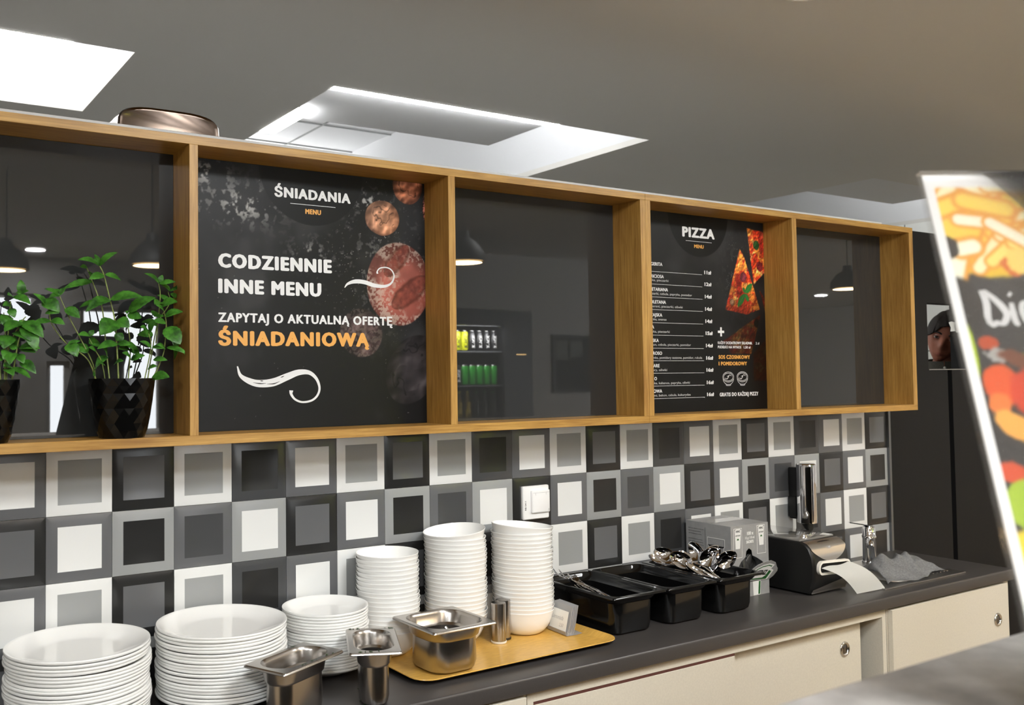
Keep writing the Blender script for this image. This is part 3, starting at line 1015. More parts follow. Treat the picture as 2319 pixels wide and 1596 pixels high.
menu_text([dict(body='MENU', x0=1.9646, z0=1.9884, cap=.0105, width=.0446, bold=.07),
           dict(body='SOS CZOSNKOWY', x0=2.0681, z0=1.6332, cap=.0112, width=.1538, bold=.085, space=1.15),
           dict(body='I POMIDOROWY', x0=2.0675, z0=1.6118, cap=.0112, width=.1386, bold=.085, space=1.15)], 'poster_gold', pm)
def pm_part(name):
    global bm
    o = finish(name, bm, 'poster_white', pm, 0)
    o.location = -Vector(pm.location)
    bm = bmesh.new()
bm = bmesh.new()
for z in RULE:
    flat_quad(1.70, 1.9985, z - .0005, z + .0005, yy)
    pm_part('rule')
flat_quad(1.9264, 2.0479, 2.0087, 2.0099, yy)
pm_part('underline')
f8 = [(2.0673, 1.7170), (2.0788, 1.7170), (2.0788, 1.7060), (2.0864, 1.7060), (2.0864, 1.7170), (2.0975, 1.7170), (2.0975, 1.7245), (2.0864, 1.7245), (2.0864, 1.7356), (2.0788, 1.7356), (2.0788, 1.7245), (2.0673, 1.7245)]
bm.faces.new([bm.verts.new((x, yy, z)) for x, z in f8])
pm_part('plus_sign')
for cx in (2.1125, 2.1818):
    for rx, rz, zc in ((.0268, .0165, 1.5735), (.0225, .0125, 1.5735)):
        brush([(cx + rx * math.cos(a), zc + rz * math.sin(a)) for a in [2 * PI * k / 18 for k in range(19)]], [.0014, .0014], yy)
    brush([(cx - .0268, 1.573), (cx - .0235, 1.5605), (cx - .012, 1.5505), (cx, 1.549), (cx + .012, 1.5505), (cx + .0235, 1.5605), (cx + .0268, 1.573)], [.0014, .0014], yy)
    brush([(cx - .010, 1.5495), (cx - .0105, 1.5465), (cx, 1.5455), (cx + .0105, 1.5465), (cx + .010, 1.5495)], [.0014, .0014], yy)
    brush([(cx - .015, 1.570), (cx - .006, 1.5670), (cx, 1.5735), (cx + .006, 1.580), (cx + .015, 1.577)], [.0014, .002, .0014], yy)
    brush([(cx - .006, 1.5750), (cx, 1.5765), (cx + .002, 1.572)], [.001, .0022, .001], yy)
    if cx < 2.15:
        brush([(2.0935, 1.585), (2.1125, 1.5905), (2.1315, 1.585)], [.0012, .0012], yy)
    pm_part('bowl_drawing')
bm.free()

# ------------------------------------------------------------------ worktop and base cabinets
ZW = 0.9
bm = bmesh.new()
XA, XB = -1.6, 3.112
prof = [(-.36, .8625), (-.4135, .8625), (-.4165, .8640), (-.4175, .8670), (-.4175, .8935), (-.4165, .8968), (-.4145, .8990), (-.4110, .9), (-.36, .9)]
loft(bm, [[(XA, y, z) for y, z in prof], [(XB, y, z) for y, z in prof]])
bx(bm, XA, 2.495, -.36, -.002, .8625, .9)
bx(bm, 2.765, XB, -.36, -.002, .8625, .9)
bx(bm, 2.495, 2.765, -.075, -.002, .8625, .9)
bx(bm, 2.495, 2.765, -.36, -.345, .8625, .9)
bmesh.ops.recalc_face_normals(bm, faces=bm.faces)
wt = finish('worktop', bm, 'top', None, 30)
tag(wt, 'long anthracite worktop with a rounded front edge below the tiles', 'worktop')

def ring_pull(parent, x, y, z):
    bm = bmesh.new()
    lathe(bm, [(.0222, 0), (.0222, -.0022), (.0200, -.0045), (.0172, -.0042), (.0152, -.0022), (.0145, -.0006)], 40)
    h = finish('ring_pull', bm, 'steelrim', parent, 60, loc=(x, y, z), rot=(-PI / 2, 0, 0))
    bm = bmesh.new()
    lathe(bm, [(.0146, -.0007), (.0110, -.0005), (.0095, -.0014), (0, -.0016)], 32)
    finish('finger_cup', bm, 'handle', h, 40)
    return h

def cabinet(name, label, x0, x1, doors, yface=-.400):
    t = thing(name, label, 'cabinet', (x0, 0, 0), group='cream base cabinets')
    bm = bmesh.new()
    bx(bm, 0, .018, yface, -.02, .10, .8615)
    bx(bm, x1 - x0 - .018, x1 - x0, yface, -.02, .10, .8615)
    bx(bm, .018, x1 - x0 - .018, -.035, -.02, .10, .8615)
    bx(bm, .018, x1 - x0 - .018, yface, -.035, .10, .118)
    bx(bm, .018, x1 - x0 - .018, yface, -.035, .8365, .8615)
    finish('carcass', bm, 'cream', t, 0)
    finish('plinth', box(.01, x1 - x0 - .01, -.34, -.32, 0, .0995), 'dark', t, 0)
    for (a, b, ya, yb, za, zb, hx) in doors:
        d = finish('door', box(a - x0, b - x0, ya, yb, za, zb, bev=.0006, seg=1), 'cream', t, 0)
        if hx is not None:
            hz = hx[1]
            ring_pull(d, hx[0] - x0, ya - .0002, hz)
    return t
c1 = cabinet('base_cabinet', 'cream base cabinet with two sliding doors, one pushed open', .978, 2.380,
             [(.997, 1.690, -.399, -.383, .125, .8285, None), (1.30, 2.290, -.374, -.358, .122, .8345, (2.209, .7585))])
finish('door_track', box(.020, 1.690 - .978, -.3985, -.383, .8287, .8362), 'creamedge', c1, 0)
cabinet('base_cabinet', 'cream base cabinet under the sink with one wide front', 2.384, 3.106,
        [(2.3905, 3.069, -.4155, -.4005, .125, .8565, (2.999, .7425))])
cabinet('base_cabinet', 'cream base cabinet at the left, below the plate stacks', -.40, .974,
        [(-.39, .964, -.4155, -.4005, .125, .8565, None)])

# ------------------------------------------------------------------ plates
def plate_bm(R):
    bm = bmesh.new()
    p = [(0, .0030), (.50, .0030), (.52, .0), (.56, .0), (.58, .0034), (.80, .0092), (.93, .0150), (.975, .0174), (.998, .0196), (1.0, .0222), (.995, .0240),
         (.975, .0240), (.94, .0220), (.80, .0140), (.66, .0088), (.60, .0076), (.55, .0072), (0, .0070)]
    lathe(bm, [(r * R, z) for r, z in p], 72)
    return bm
def stack(name, bm, cat, x, y, z, n, step, where, group, jit, word, tilts=(), leans=()):
    o = finish(name, bm, 'porcelain', None, 50)
    for k in range(n):
        i = n - 1 - k
        q = o if k == 0 else o.copy()
        if k:
            COL.objects.link(q)
        lx = sum(a for (f, a, b) in leans if i >= f)
        ly = sum(b for (f, a, b) in leans if i >= f)
        tl_ = .35 if cat == 'plate' else .5
        q.location = (x + lx + random.uniform(-jit, jit), y + ly + random.uniform(-jit, jit), z + step * i)
        q.rotation_euler = (math.radians(random.uniform(-tl_, tl_)), math.radians(random.uniform(-tl_, tl_)), random.uniform(0, 6))
        for (kk, rx, ry, dz, dx) in tilts:
            if kk == k:
                q.rotation_euler = (math.radians(rx), math.radians(ry), 0)
                q.location.z += dz
                q.location.x += dx
        tag(q, '%s, %s %s' % (word, nth(k, n), where), cat, group)
    return o
stack('dinner_plate', plate_bm(.1405), 'plate', .036, -.1505, ZW + .0005, 21, .0069, 'in the leftmost stack', 'dinner plates of the leftmost stack', .0016, 'white dinner plate',
      leans=((3, .002, 0), (8, -.003, 0), (13, .004, 0), (17, -.003, 0)))
stack('dinner_plate', plate_bm(.1405), 'plate', .338, -.1505, ZW + .0005, 21, .0069, 'in the second plate stack from the left', 'dinner plates of the second stack', .0016, 'white dinner plate',
      leans=((5, -.002, 0), (10, .003, 0), (16, -.002, 0)))
stack('side_plate', plate_bm(.1020), 'plate', .609, -.109, ZW + .0005, 20, .0066, 'in the stack of small plates beside the tray', 'small plates beside the tray', .0012, 'white side plate',
      leans=((7, .002, 0), (14, -.002, 0)))

# ------------------------------------------------------------------ tray
t = thing('serving_tray', 'honey coloured rectangular serving tray under bowls and shakers', 'tray', (1.029, -.176, ZW), (0, 0, math.radians(1.0)))
bm = bmesh.new()
W_, D_ = .617, .337
loops = [[(x, y, .0005) for x, y in rrect(W_ - .05, D_ - .05, .035)], [(x, y, .0005) for x, y in rrect(W_ - .042, D_ - .042, .037)],
         [(x, y, .011) for x, y in rrect(W_ - .004, D_ - .004, .045)], [(x, y, .0125) for x, y in rrect(W_, D_, .046)]]
loft(bm, loops, True, False)
finish('underside', bm, 'trayside', t, 50)
bm = bmesh.new()
loops = [[(x, y, .0125) for x, y in rrect(W_, D_, .046)], [(x, y, .0145) for x, y in rrect(W_ - .001, D_ - .001, .046)], [(x, y, .0148) for x, y in rrect(W_ - .006, D_ - .006, .044)],
         [(x, y, .0042) for x, y in rrect(W_ - .036, D_ - .036, .038)], [(x, y, .0030) for x, y in rrect(W_ - .046, D_ - .046, .034)]]
loft(bm, loops, False, True)
finish('tray_surface', bm, 'tray', t, 50)
ZTR = ZW + .0034

# ------------------------------------------------------------------ bowls
def bowl_bm(R):
    bm = bmesh.new()
    p = [(0, .0020), (.50, .0020), (.52, .0), (.55, .0), (.60, .0020), (.70, .0085), (.80, .0185), (.875, .031), (.93, .044), (.965, .054), (.992, .0605), (1.0, .0622),
         (.996, .0634), (.985, .0632), (.955, .0560), (.90, .0430), (.83, .0300), (.72, .0165), (.62, .0080), (.50, .0050), (0, .0046)]
    lathe(bm, [(r * R, z) for r, z in p], 64)
    return bm
stack('soup_bowl', bowl_bm(.0790), 'bowl', .797, -.0840, ZTR + .0005, 18, .0108, 'in the lowest of the three bowl stacks', 'bowls of the left stack', .0010, 'white soup bowl',
      leans=((4, .001, 0), (9, -.002, 0), (14, .001, 0)))
stack('soup_bowl', bowl_bm(.0815), 'bowl', .998, -.0895, ZTR + .0005, 21, .01075, 'in the middle bowl stack', 'bowls of the middle stack', .0012, 'white soup bowl',
      tilts=((0, 0, -5.5, .006, .003),), leans=((5, .001, 0), (12, -.001, 0)))
stack('soup_bowl', bowl_bm(.0825), 'bowl', 1.197, -.118, ZTR + .0005, 21, .01075, 'in the right bowl stack beside the bins', 'bowls of the right stack', .0010, 'white soup bowl',
      tilts=((0, 0, 5.0, .005, -.003),), leans=((6, -.001, 0), (13, -.001, 0)))

# ------------------------------------------------------------------ steel food pans
def pan_bm(w, d, h, rim, cr, taper, th=.0012, step=.70):
    bm = bmesh.new()
    iw, idp = w - 2 * rim, d - 2 * rim
    def L(dx, r, z):
        return [(x, y, z) for x, y in rrect(iw + dx, idp + dx, max(r, .004), 7)]
    def O(dx, r, z):
        return [(x, y, z) for x, y in rrect(w + dx, d + dx, r, 7)]
    t2 = 2 * th
    a = 2 * taper
    zs = h * step
    loops = [L(-a - .040, cr - .006, th), L(-a - .018, cr - .002, th + .0015), L(-a - .006, cr, th + .007), L(-a, cr, th + .018), L(-a * .45 - .011, cr, zs), L(-a * .4 - .002, cr, zs + .005),
             L(-.002, cr, h - .008), L(.002, cr + .001, h - .003), L(.008, cr + .004, h), O(-.006, .006, h - .0004), O(-.002, .007, h - .0022), O(0, .008, h - .0052), O(-.002, .008, h - .0064),
             O(-.004, .007, h - .0050), L(.006 + t2, cr + .004, h - .0030), L(t2, cr, h - .008), L(-a * .4 - .002 + t2, cr, zs + .003), L(-a * .45 - .011 + t2, cr, zs - .003),
             L(-a + t2, cr, th + .018), L(-a - .006 + t2, cr, .006), L(-a - .018 + t2, cr - .002, .0012), L(-a - .040, cr - .006, 0)]
    loft(bm, [list(reversed(l)) for l in loops], True, True)
    bmesh.ops.recalc_face_normals(bm, faces=bm.faces)
    return bm
def food_pan(x, y, z, rz, w, d, h, cr, label, herbs=0):
    o = finish('food_pan', pan_bm(w, d, h, .017, cr, .009), 'steel', None, 35, loc=(x, y, z), rot=(0, 0, rz))
    tag(o, label, 'food pan')
    if herbs:
        bm = bmesh.new()
        for k in range(herbs):
            side = random.choice((-1, 1))
            if random.random() < .7:
                px, py, pz = random.uniform(-w / 2, w / 2) * .96, side * (d / 2 - random.uniform(.004, .012)), h + .0006
            else:
                px, py, pz = random.uniform(-.3, .3) * w, random.uniform(-.3, .3) * d, .0016
            s = random.uniform(.0010, .0022)
            r = bmesh.ops.create_icosphere(bm, subdivisions=1, radius=s)
            m = Matrix.Translation((px, py, pz)) @ Euler((0, 0, random.uniform(0, 6))).to_matrix().to_4x4() @ Matrix.Diagonal((2.6, .7, .35, 1))
            bmesh.ops.transform(bm, matrix=m, verts=r['verts'])
        hb = finish('herb_scraps', bm, 'herb', None, 0, loc=(x, y, z), rot=(0, 0, rz))
        tag(hb, 'tiny chopped herb scraps on ' + label.replace('square ', '').split(' standing')[0], 'herbs', kind='stuff')
    return o
food_pan(.418, -.3525, ZW + .0005, math.radians(25), .190, .112, .1205, .040, 'small steel food pan standing leftmost, in front of the plates', 14)
food_pan(.6105, -.335, ZW + .0005, math.radians(-26), .112, .190, .1215, .040, 'small steel food pan standing between the left pan and the tray', 26)
food_pan(.8505, -.2525, ZTR + .0005, math.radians(1.5), .182, .180, .1105, .042, 'square steel food pan standing on the tray, with a ladle stub inside')
bm = bmesh.new()
tube(bm, catmull([(.905, -.262, ZTR + .02), (.890, -.240, ZTR + .055), (.878, -.218, ZTR + .080)], 5), [.004] * 11, 8)
lathe(bm, [(0, ZTR + .004), (.012, ZTR + .006), (.018, ZTR + .014), (.017, ZTR + .016), (.010, ZTR + .010), (0, ZTR + .009)], 20, .904, -.266)
tag(finish('spoon_stub', bm, 'chrome', None), 'short steel spoon inside the square food pan', 'spoon')

# ------------------------------------------------------------------ shakers
def shaker(x, y, base, label, notch):
    t = thing('shaker', label, 'shaker', (x, y, ZTR))
    bm = bmesh.new()
    lathe(bm, [(0, .0003), (.0196, .0003), (.0200, .0012), (.0200, .0048), (.0194, .0052), (0, .0052)], 36)
    finish('base_ring', bm, base, t)
    bm = bmesh.new()
    pts = []
    n = 40
    r = .0188
    for k in range(n):
        a = 2 * PI * k / n
        px, py = r * math.cos(a), r * math.sin(a)
        if notch:
            dx, dy = px - notch[0], py - notch[1]
            dd = math.hypot(dx, dy)
            if dd < .0195:
                px, py = notch[0] + dx / dd * .0195, notch[1] + dy / dd * .0195
        pts.append((px, py))
    sc = lambda s, z: [(px * s, py * s, z) for px, py in pts]
    loft(bm, [sc(1, .0052), sc(1, .0995), sc(.985, .1008), sc(.95, .1012)])
    finish('body', bm, 'steel', t)
    bm = bmesh.new()
    for k in range(5):
        lathe(bm, [(0, .1014), (.0007, .1013)], 8, .006 * math.cos(k * 1.257) - (.004 if notch else 0), .006 * math.sin(k * 1.257) - .003)
    finish('holes', bm, 'ink', t, 0)
    return t
shaker(1.0775, -.1660, 'trimw', 'brushed steel shaker with a white base ring, the nearer one', (.026, .014))
shaker(1.1085, -.1455, 'blackmat', 'brushed steel shaker with a black base ring, the farther one', None)

# ------------------------------------------------------------------ price card holders, leaning back and nested
for k in range(5):
    t = thing('card_holder', 'clear acrylic card holder, ' + ['front one with a handwritten white card', 'second of the nested row', 'third of the nested row', 'fourth of the nested row', 'rearmost of the nested row'][k],
              'card holder', (1.2625 + .0055 * k, -.181 + .001 * k, ZTR), (0, 0, math.radians(-94.5)), 'nested card holders on the tray')
    bm = bmesh.new()
    W2 = .041
    ln = .20
    H2 = .074
    def strip_(pts, th):
        a = [(y, z) for y, z in pts]
        loops = []
        n = len(a)
        for (y, z) in a:
            pass
        for s in (-W2, W2):
            loops.append([(s, y, z) for y, z in a] + [(s, y + th, z + .0002) for y, z in reversed(a)])
        loft(bm, loops)
    prof = [(.000, .0008), (.002, .006), (.006 + .01 * .3, .03), (.018, H2)]
    strip_(prof, .0016)
    strip_([(-.006, .012), (-.004, .002), (.0, .0008), (.030, .0006)], .0014)
    bmesh.ops.recalc_face_normals(bm, faces=bm.faces)
    finish('acrylic', bm, 'acrylic', t, 30)
    if k == 0:
        bm = bmesh.new()
        q = [(-.037, .0008, .010), (.034, .0008, .010), (.034, .0128, .060), (-.037, .0128, .060)]
        loft(bm, [[(x, y - .0022, z) for x, y, z in q], [(x, y - .0018, z) for x, y, z in q]])
        bmesh.ops.recalc_face_normals(bm, faces=bm.faces)
        pc = finish('paper_card', bm, 'paper', t, 0)
        lettering('handwriting', [dict(body='Lemoniada', x0=-.031, z0=.035, cap=.0105, width=.048, shear=.35), dict(body='2.50', x0=.003, z0=.018, cap=.009, width=.018, shear=.35)], 'poster_grey', pc,
                  f=lambda x, y, z: (x, .0008 + (z - .010) * .24 - .0026 + y, z))

# ------------------------------------------------------------------ black cutlery bins
def cutlery_bin(x, y, rz, label):
    o = finish('cutlery_bin', pan_bm(.194, .303, .1075, .013, .028, .013, th=.0022, step=.80), 'blackpc', None, 35, loc=(x, y, ZW + .0005), rot=(0, 0, math.radians(rz)))
    return tag(o, label, 'cutlery bin', 'black cutlery bins')
cutlery_bin(1.4365, -.1605, 0, 'black plastic bin with forks, the left one of three')
cutlery_bin(1.6370, -.1610, 0, 'empty black plastic bin, the middle one of three')
cutlery_bin(1.8405, -.1620, 0, 'black plastic bin heaped with spoons, the right one of three')

def frame_to(head, tail, up):
    y = (Vector(head) - Vector(tail)).normalized()
    x = y.cross(Vector(up)).normalized()
    z = x.cross(y)
    return Matrix((x, y, z)).transposed()
def spoon_bm(L=.20):
    """head centre at the origin, handle towards -Y, hollow side +Z"""
    bm = bmesh.new()
    n, m = 20, 6
    for (s, dz) in ((1, 0), (.94, .0009)):
        prev = None
        rows = []
        for j in range(m + 1):
            q = j / m
            rows.append([bm.verts.new(((.0205 + .0042) * s * q * math.cos(2 * PI * i / n) * (1 - .12 * math.sin(2 * PI * i / n)), .0345 * s * q * math.sin(2 * PI * i / n), -.0125 * (1 - q ** 2) + dz)) for i in range(n)])
        for a, b in zip(rows, rows[1:]):
            for i in range(n):
                k = (i + 1) % n
                try:
                    bm.faces.new((a[i], a[k], b[k], b[i]) if s == .94 else (a[k], a[i], b[i], b[k]))
                except ValueError:
                    pass
        if s == 1:
            outer = rows[-1]
        else:
            for i in range(n):
                k = (i + 1) % n
                bm.faces.new((outer[i], outer[k], rows[-1][k], rows[-1][i]))
    bmesh.ops.remove_doubles(bm, verts=bm.verts, dist=1e-6)
    hw = [(-.0330, .0066, .0), (-.043, .0036, .003), (-.060, .0030, .006), (-.11, .0040, .007), (-.155, .0068, .003), (-.166, .0062, .001), (-.170, .003, .0005)]
    loops = [[(-wv, y, z), (-wv * .6, y, z + .0018), (wv * .6, y, z + .0018), (wv, y, z), (wv * .6, y, z - .0006), (-wv * .6, y, z - .0006)] for y, wv, z in hw]
    loft(bm, loops)
    bmesh.ops.recalc_face_normals(bm, faces=bm.faces)
    return bm
def fork_bm():
    bm = bmesh.new()
    for k in range(4):
        x = (k - 1.5) * .0062
        loops = []
        for y, wv, z in ((-.012, .0022, -.003), (.0, .0021, -.006), (.020, .0018, -.004), (.034, .0012, .002), (.040, .0005, .004)):
            loops.append([(x - wv, y, z - .0008), (x + wv, y, z - .0008), (x + wv, y, z + .0008), (x - wv, y, z + .0008)])
        loft(bm, loops)
    hw = [(-.008, .0115, -.0045), (-.018, .0118, -.003), (-.030, .0080, .001), (-.042, .0036, .004), (-.09, .0036, .006), (-.145, .0065, .003), (-.160, .0060, .001), (-.164, .003, .0005)]
    loft(bm, [[(-wv, y, z - .0007), (wv, y, z - .0007), (wv, y, z + .0009), (-wv, y, z + .0009)] for y, wv, z in hw])
    bmesh.ops.recalc_face_normals(bm, faces=bm.faces)
    return bm
SP = [((1.760, -.095, 1.040), (1.835, -.250, .965), (-.6, -.5, .6), 'leftmost upright spoon of the heaped bin'),
      ((1.785, -.135, 1.030), (1.870, -.275, .955), (-.7, -.5, .45), 'spoon leaning second from the left in the heaped bin'),
      ((1.822, -.130, 1.034), (1.850, -.280, .950), (.2, -.8, .5), 'spoon lying in the middle of the heaped bin'),
      ((1.858, -.130, 1.046), (1.872, -.245, .930), (-.9, .2, .3), 'upright spoon at the back middle of the heaped bin'),
      ((1.853, -.185, 1.040), (1.797, -.085, .916), (-.75, -.55, .15), 'spoon standing on edge with a bright glint in the heaped bin'),
      ((1.872, -.175, 1.042), (1.800, -.100, .920), (-.2, -.9, .35), 'spoon behind the glinting one in the heaped bin'),
      ((1.903, -.205, 1.030), (1.830, -.110, .918), (-.25, -.92, .3), 'round spoon facing forward at the right of the heaped bin'),
      ((1.772, -.062, 1.020), (1.88, -.19, .962), (0, -.5, .85), 'lowest spoon at the back left of the heaped bin'),
      ((1.785, -.185, 1.012), (1.885, -.262, .934), (.1, -.3, .95), 'spoon lying low at the front of the heaped bin'),
      ((1.890, -.150, 1.018), (1.80, -.24, .955), (.3, -.7, .6), 'spoon half hidden behind the round one in the heaped bin')]
o = None
for hd, tl, up, lab in SP:
    if o is None:
        o = finish('spoon', spoon_bm(), 'chrome', None, 50)
        q = o
    else:
        q = o.copy()
        COL.objects.link(q)
    q.matrix_world = Matrix.Translation(hd) @ frame_to(hd, tl, up).to_4x4()
    tag(q, lab, 'spoon', 'spoons in the right bin')
FK = [((1.362, -.085, 1.028), (1.430, -.23, .955), (.5, -.5, .6), 'leftmost fork, tines up, in the left bin'),
      ((1.378, -.105, 1.018), (1.452, -.245, .948), (.7, -.4, .5), 'second fork from the left in the left bin'),
      ((1.392, -.128, 1.010), (1.475, -.25, .945), (.6, -.5, .6), 'third fork from the left in the left bin'),
      ((1.418, -.120, 1.000), (1.490, -.24, .930), (.2, -.6, .75), 'fork lying flat in the middle of the left bin'),
      ((1.425, -.125, .987), (1.475, -.265, .945), (-.4, -.7, .55), 'fork nearest the front of the left bin')]
o = None
for hd, tl, up, lab in FK:
    if o is None:
        o = finish('fork', fork_bm(), 'chrome', None, 40)
        q = o
    else:
        q = o.copy()
        COL.objects.link(q)
    q.matrix_world = Matrix.Translation(hd) @ frame_to(hd, tl, up).to_4x4()
    tag(q, lab, 'fork', 'forks in the left bin')

# ------------------------------------------------------------------ sauce sachet carton
bxo = thing('sachet_carton', 'grey printed carton of sauce sachets torn open at the front', 'carton', (1.946, -.186, ZW))
BW, BD, BH = .174, .172, .2195
bm = bmesh.new()
th = .002
bx(bm, 0, th, 0, BD, 0, BH)
bx(bm, BW - th, BW, 0, BD, 0, BH)
bx(bm, th, BW - th, BD - th, BD, 0, BH)
bx(bm, th, BW - th, th, BD - th, 0.0005, th)
bx(bm, th, BW - th, th, BD - th, BH - th, BH)
hx0, hx1, hz0, hz1 = .030, .148, .045, .118
hole = [(hx0, hz0), (hx0, .092), (.045, .110), (.066, .122), (.070, .140), (.082, .147), (.094, .140), (.097, .124), (.120, .114), (hx1, .098), (hx1, hz0)]
outer = [(th, hz0), (th, BH), (BW - th, BH), (BW - th, hz0)]
def face_xz(poly, y, mi=0):
    f = bm.faces.new([bm.verts.new((x, y, z)) for x, z in poly])
    f.material_index = mi
face_xz([(th, 0), (BW - th, 0), (BW - th, hz0), (th, hz0)], 0)
face_xz([(th, hz0), (hx0, hz0), (hx0, .092), (.045, .110), (.066, .122), (.070, .140), (.082, .147), (.082, BH), (th, BH)], 0)
face_xz([(BW - th, hz0), (BW - th, BH), (.082, BH), (.082, .147), (.094, .140), (.097, .124), (.120, .114), (hx1, .098), (hx1, hz0)], 0)
finish('carton_body', bm, 'carton', bxo, 0)
fl = bmesh.new()
pts = [(-.062, 0), (-.070, .012), (-.055, .034), (-.03, .054), (.0, .066), (.03, .070), (.056, .062), (.074, .044), (.080, .040), (.084, .030), (.074, .012), (.058, 0)]
loft(fl, [[(x, 0, z) for x, z in pts], [(x, .0018, z) for x, z in pts]])
bmesh.ops.recalc_face_normals(fl, faces=fl.faces)
flap = finish('torn_flap', fl, 'carton', bxo, 0, loc=(.112, -.003, .046), rot=(math.radians(24), math.radians(4), math.radians(2)))
def decal(name, polys, mat, parent, y):
    b2 = bmesh.new()
    for pl in polys:
        b2.faces.new([b2.verts.new((x, y, z)) for x, z in pl])
    return finish(name, b2, mat, parent, 0)
decal('printed_band', [[(-.058, .002), (-.050, .028), (-.026, .046), (.0, .056), (.03, .060), (.056, .054), (.046, .040), (.062, .034), (.048, .002)]], 'white_ink', flap, -.0004)
decal('printed_band', [[(-.052, .004), (-.046, .026), (-.024, .042), (.0, .051), (.028, .055), (.046, .051), (.036, .036), (.052, .031), (.040, .004)]], 'green_ink', flap, -.0007)
decal('printed_band', [[(-.046, .008), (-.041, .026), (-.022, .039), (.0, .0475), (.027, .0515), (.042, .048), (.031, .018), (.018, .010)]], 'white_ink', flap, -.0010)
lettering('lettering', [dict(body='HEINZ', x0=-.026, z0=.0205, cap=.0165, width=.058, bold=.09, shear=.15)], 'ink', flap, y=-.0014)
decal('printed_band', [[(.098, .001), (.130, .001), (.134, .044), (.096, .044)]], 'white_ink', bxo, -.0005)
decal('printed_band', [[(.120, .003), (.128, .003), (.132, .042), (.124, .042)]], 'green_ink', bxo, -.0008)
lettering('lettering', [dict(body='100 x', x0=.074, z0=.188, cap=.010, width=.030, bold=.08), dict(body='12 g / 10 ml', x0=.066, z0=.176, cap=.007, width=.042, bold=.05), dict(body='SACHETS', x0=.070, z0=.163, cap=.008, width=.034, bold=.08)],
          'white_ink', bxo, y=-.0006)
for cx, zt, tl, k in ((.032, .212, .09, -.03), (.139, .214, .088, .02)):
    def S(u, v):
        return (cx + u + k * (v - zt) * -1, v)
    decal('printed_sachet', [[S(-.019, zt), S(.019, zt), S(.021, zt - tl), S(-.021, zt - tl)]], 'white_ink', bxo, -.0004)
    decal('printed_sachet', [[S(-.0175, zt - .0015), S(.0175, zt - .0015), S(.0195, zt - tl + .0015), S(-.0195, zt - tl + .0015)]], 'carton', bxo, -.0007)
    decal('printed_sachet', [[S(-.0145, zt - .006), S(-.008, zt - .002), S(.008, zt - .002), S(.0145, zt - .006), S(.010, zt - .062), S(-.010, zt - .062)]], 'white_ink', bxo, -.0010)
    lettering('lettering', [dict(body='HEINZ', x0=cx - .010 + k * .01, z0=zt - .012, cap=.0058, width=.020, bold=.05), dict(body='KETCHUP', x0=cx - .0105 + k * .02, z0=zt - .024, cap=.0042, width=.021, bold=.05)], 'ink', bxo, y=-.0013)
    decal('printed_band', [[S(-.005, zt - .036), S(.005, zt - .036), S(.003, zt - .031), S(-.003, zt - .031)]], 'green_ink', bxo, -.0012)
# left side print (faces -X)
def side(x, y, z):
    return (-.0006 + y, BD - x, z)
lt = bmesh.new()
for r in range(17):
    if r % 4 == 3:
        continue
    write(lt, 'składniki i wartości odżywcze porcji sosu pomidorowego', .010, .196 - r * .0082, .0034, width=.060 - (r * 37 % 13) * .001, f=side)
finish('fine_print', lt, 'ink', bxo, 0)
def side_poly(pl, mat, y):
    b2 = bmesh.new()
    b2.faces.new([b2.verts.new(side(x, y, z)) for x, z in pl])
    finish('printed_sachet', b2, mat, bxo, 0)
side_poly([(.0755, .02), (.0765, .02), (.0765, .205), (.0755, .205)], 'ink', -.0001)
side_poly([(.088, .010), (.146, .010), (.146, .150), (.150, .154), (.150, .178), (.084, .178), (.084, .154), (.088, .150)], 'white_ink', 0)
side_poly([(.090, .012), (.144, .012), (.144, .150), (.148, .154), (.148, .176), (.086, .176), (.086, .154), (.090, .150)], 'ink', -.0003)
side_poly([(.091, .013), (.143, .013), (.143, .150), (.091, .150)], 'carton', -.0006)
side_poly([(.087, .1555), (.147, .1555), (.147, .175), (.087, .175)], 'carton', -.0006)
side_poly([(.096, .040), (.098, .092), (.112, .104), (.128, .100), (.132, .088), (.140, .084), (.136, .040)], 'white_ink', -.0009)
lt = bmesh.new()
write(lt, 'HEINZ', .100, .068, .018, width=.032, bold=.08, f=lambda x, y, z: side(x, y - .0012, z))
finish('lettering', lt, 'ink', bxo, 0)
# glossy tape and print on the lid
bm = bmesh.new()
for pl in ([(.004, .075), (.170, .075), (.170, .125), (.004, .125)],):
    bm.faces.new([bm.verts.new((x, y, BH + .0004)) for x, y in pl])
finish('packing_tape', bm, M('clear tape', (160, 160, 160), .12), bxo, 0)
# sachets bulging out of the opening
o = None
for k in range(8):
    cx = .042 + .0135 * k
    if o is None:
        bm = bmesh.new()
        r = bmesh.ops.create_uvsphere(bm, u_segments=14, v_segments=10, radius=1)
        bmesh.ops.transform(bm, matrix=Matrix.Diagonal((.017, .0048, .032, 1)), verts=r['verts'])
        o = finish('sauce_sachet', bm, M('sachet foil', (74, 74, 74), .28, .4, bump=(120, .5)), None, 60)
        q = o
    else:
        q = o.copy()
        COL.objects.link(q)
    q.location = Vector(bxo.location) + Vector((cx, .020 - .016 * math.sin(k * .75), .078 + .020 * math.sin(PI * k / 7)))
    q.rotation_euler = (random.uniform(-.3, .3), random.uniform(-.45, .45), random.uniform(-.5, .5))
    tag(q, ['leftmost', 'second', 'third', 'fourth', 'fifth', 'sixth', 'seventh', 'rightmost'][k] + (' ' if k in (0, 7) else ' from the left, ') + 'grey foil sachet poking out of the torn carton', 'sachet', 'sachets in the torn carton')
finish('inner_shadow_card', box(.004, BW - .004, .06, .062, .004, .15), 'blackmat', bxo, 0)

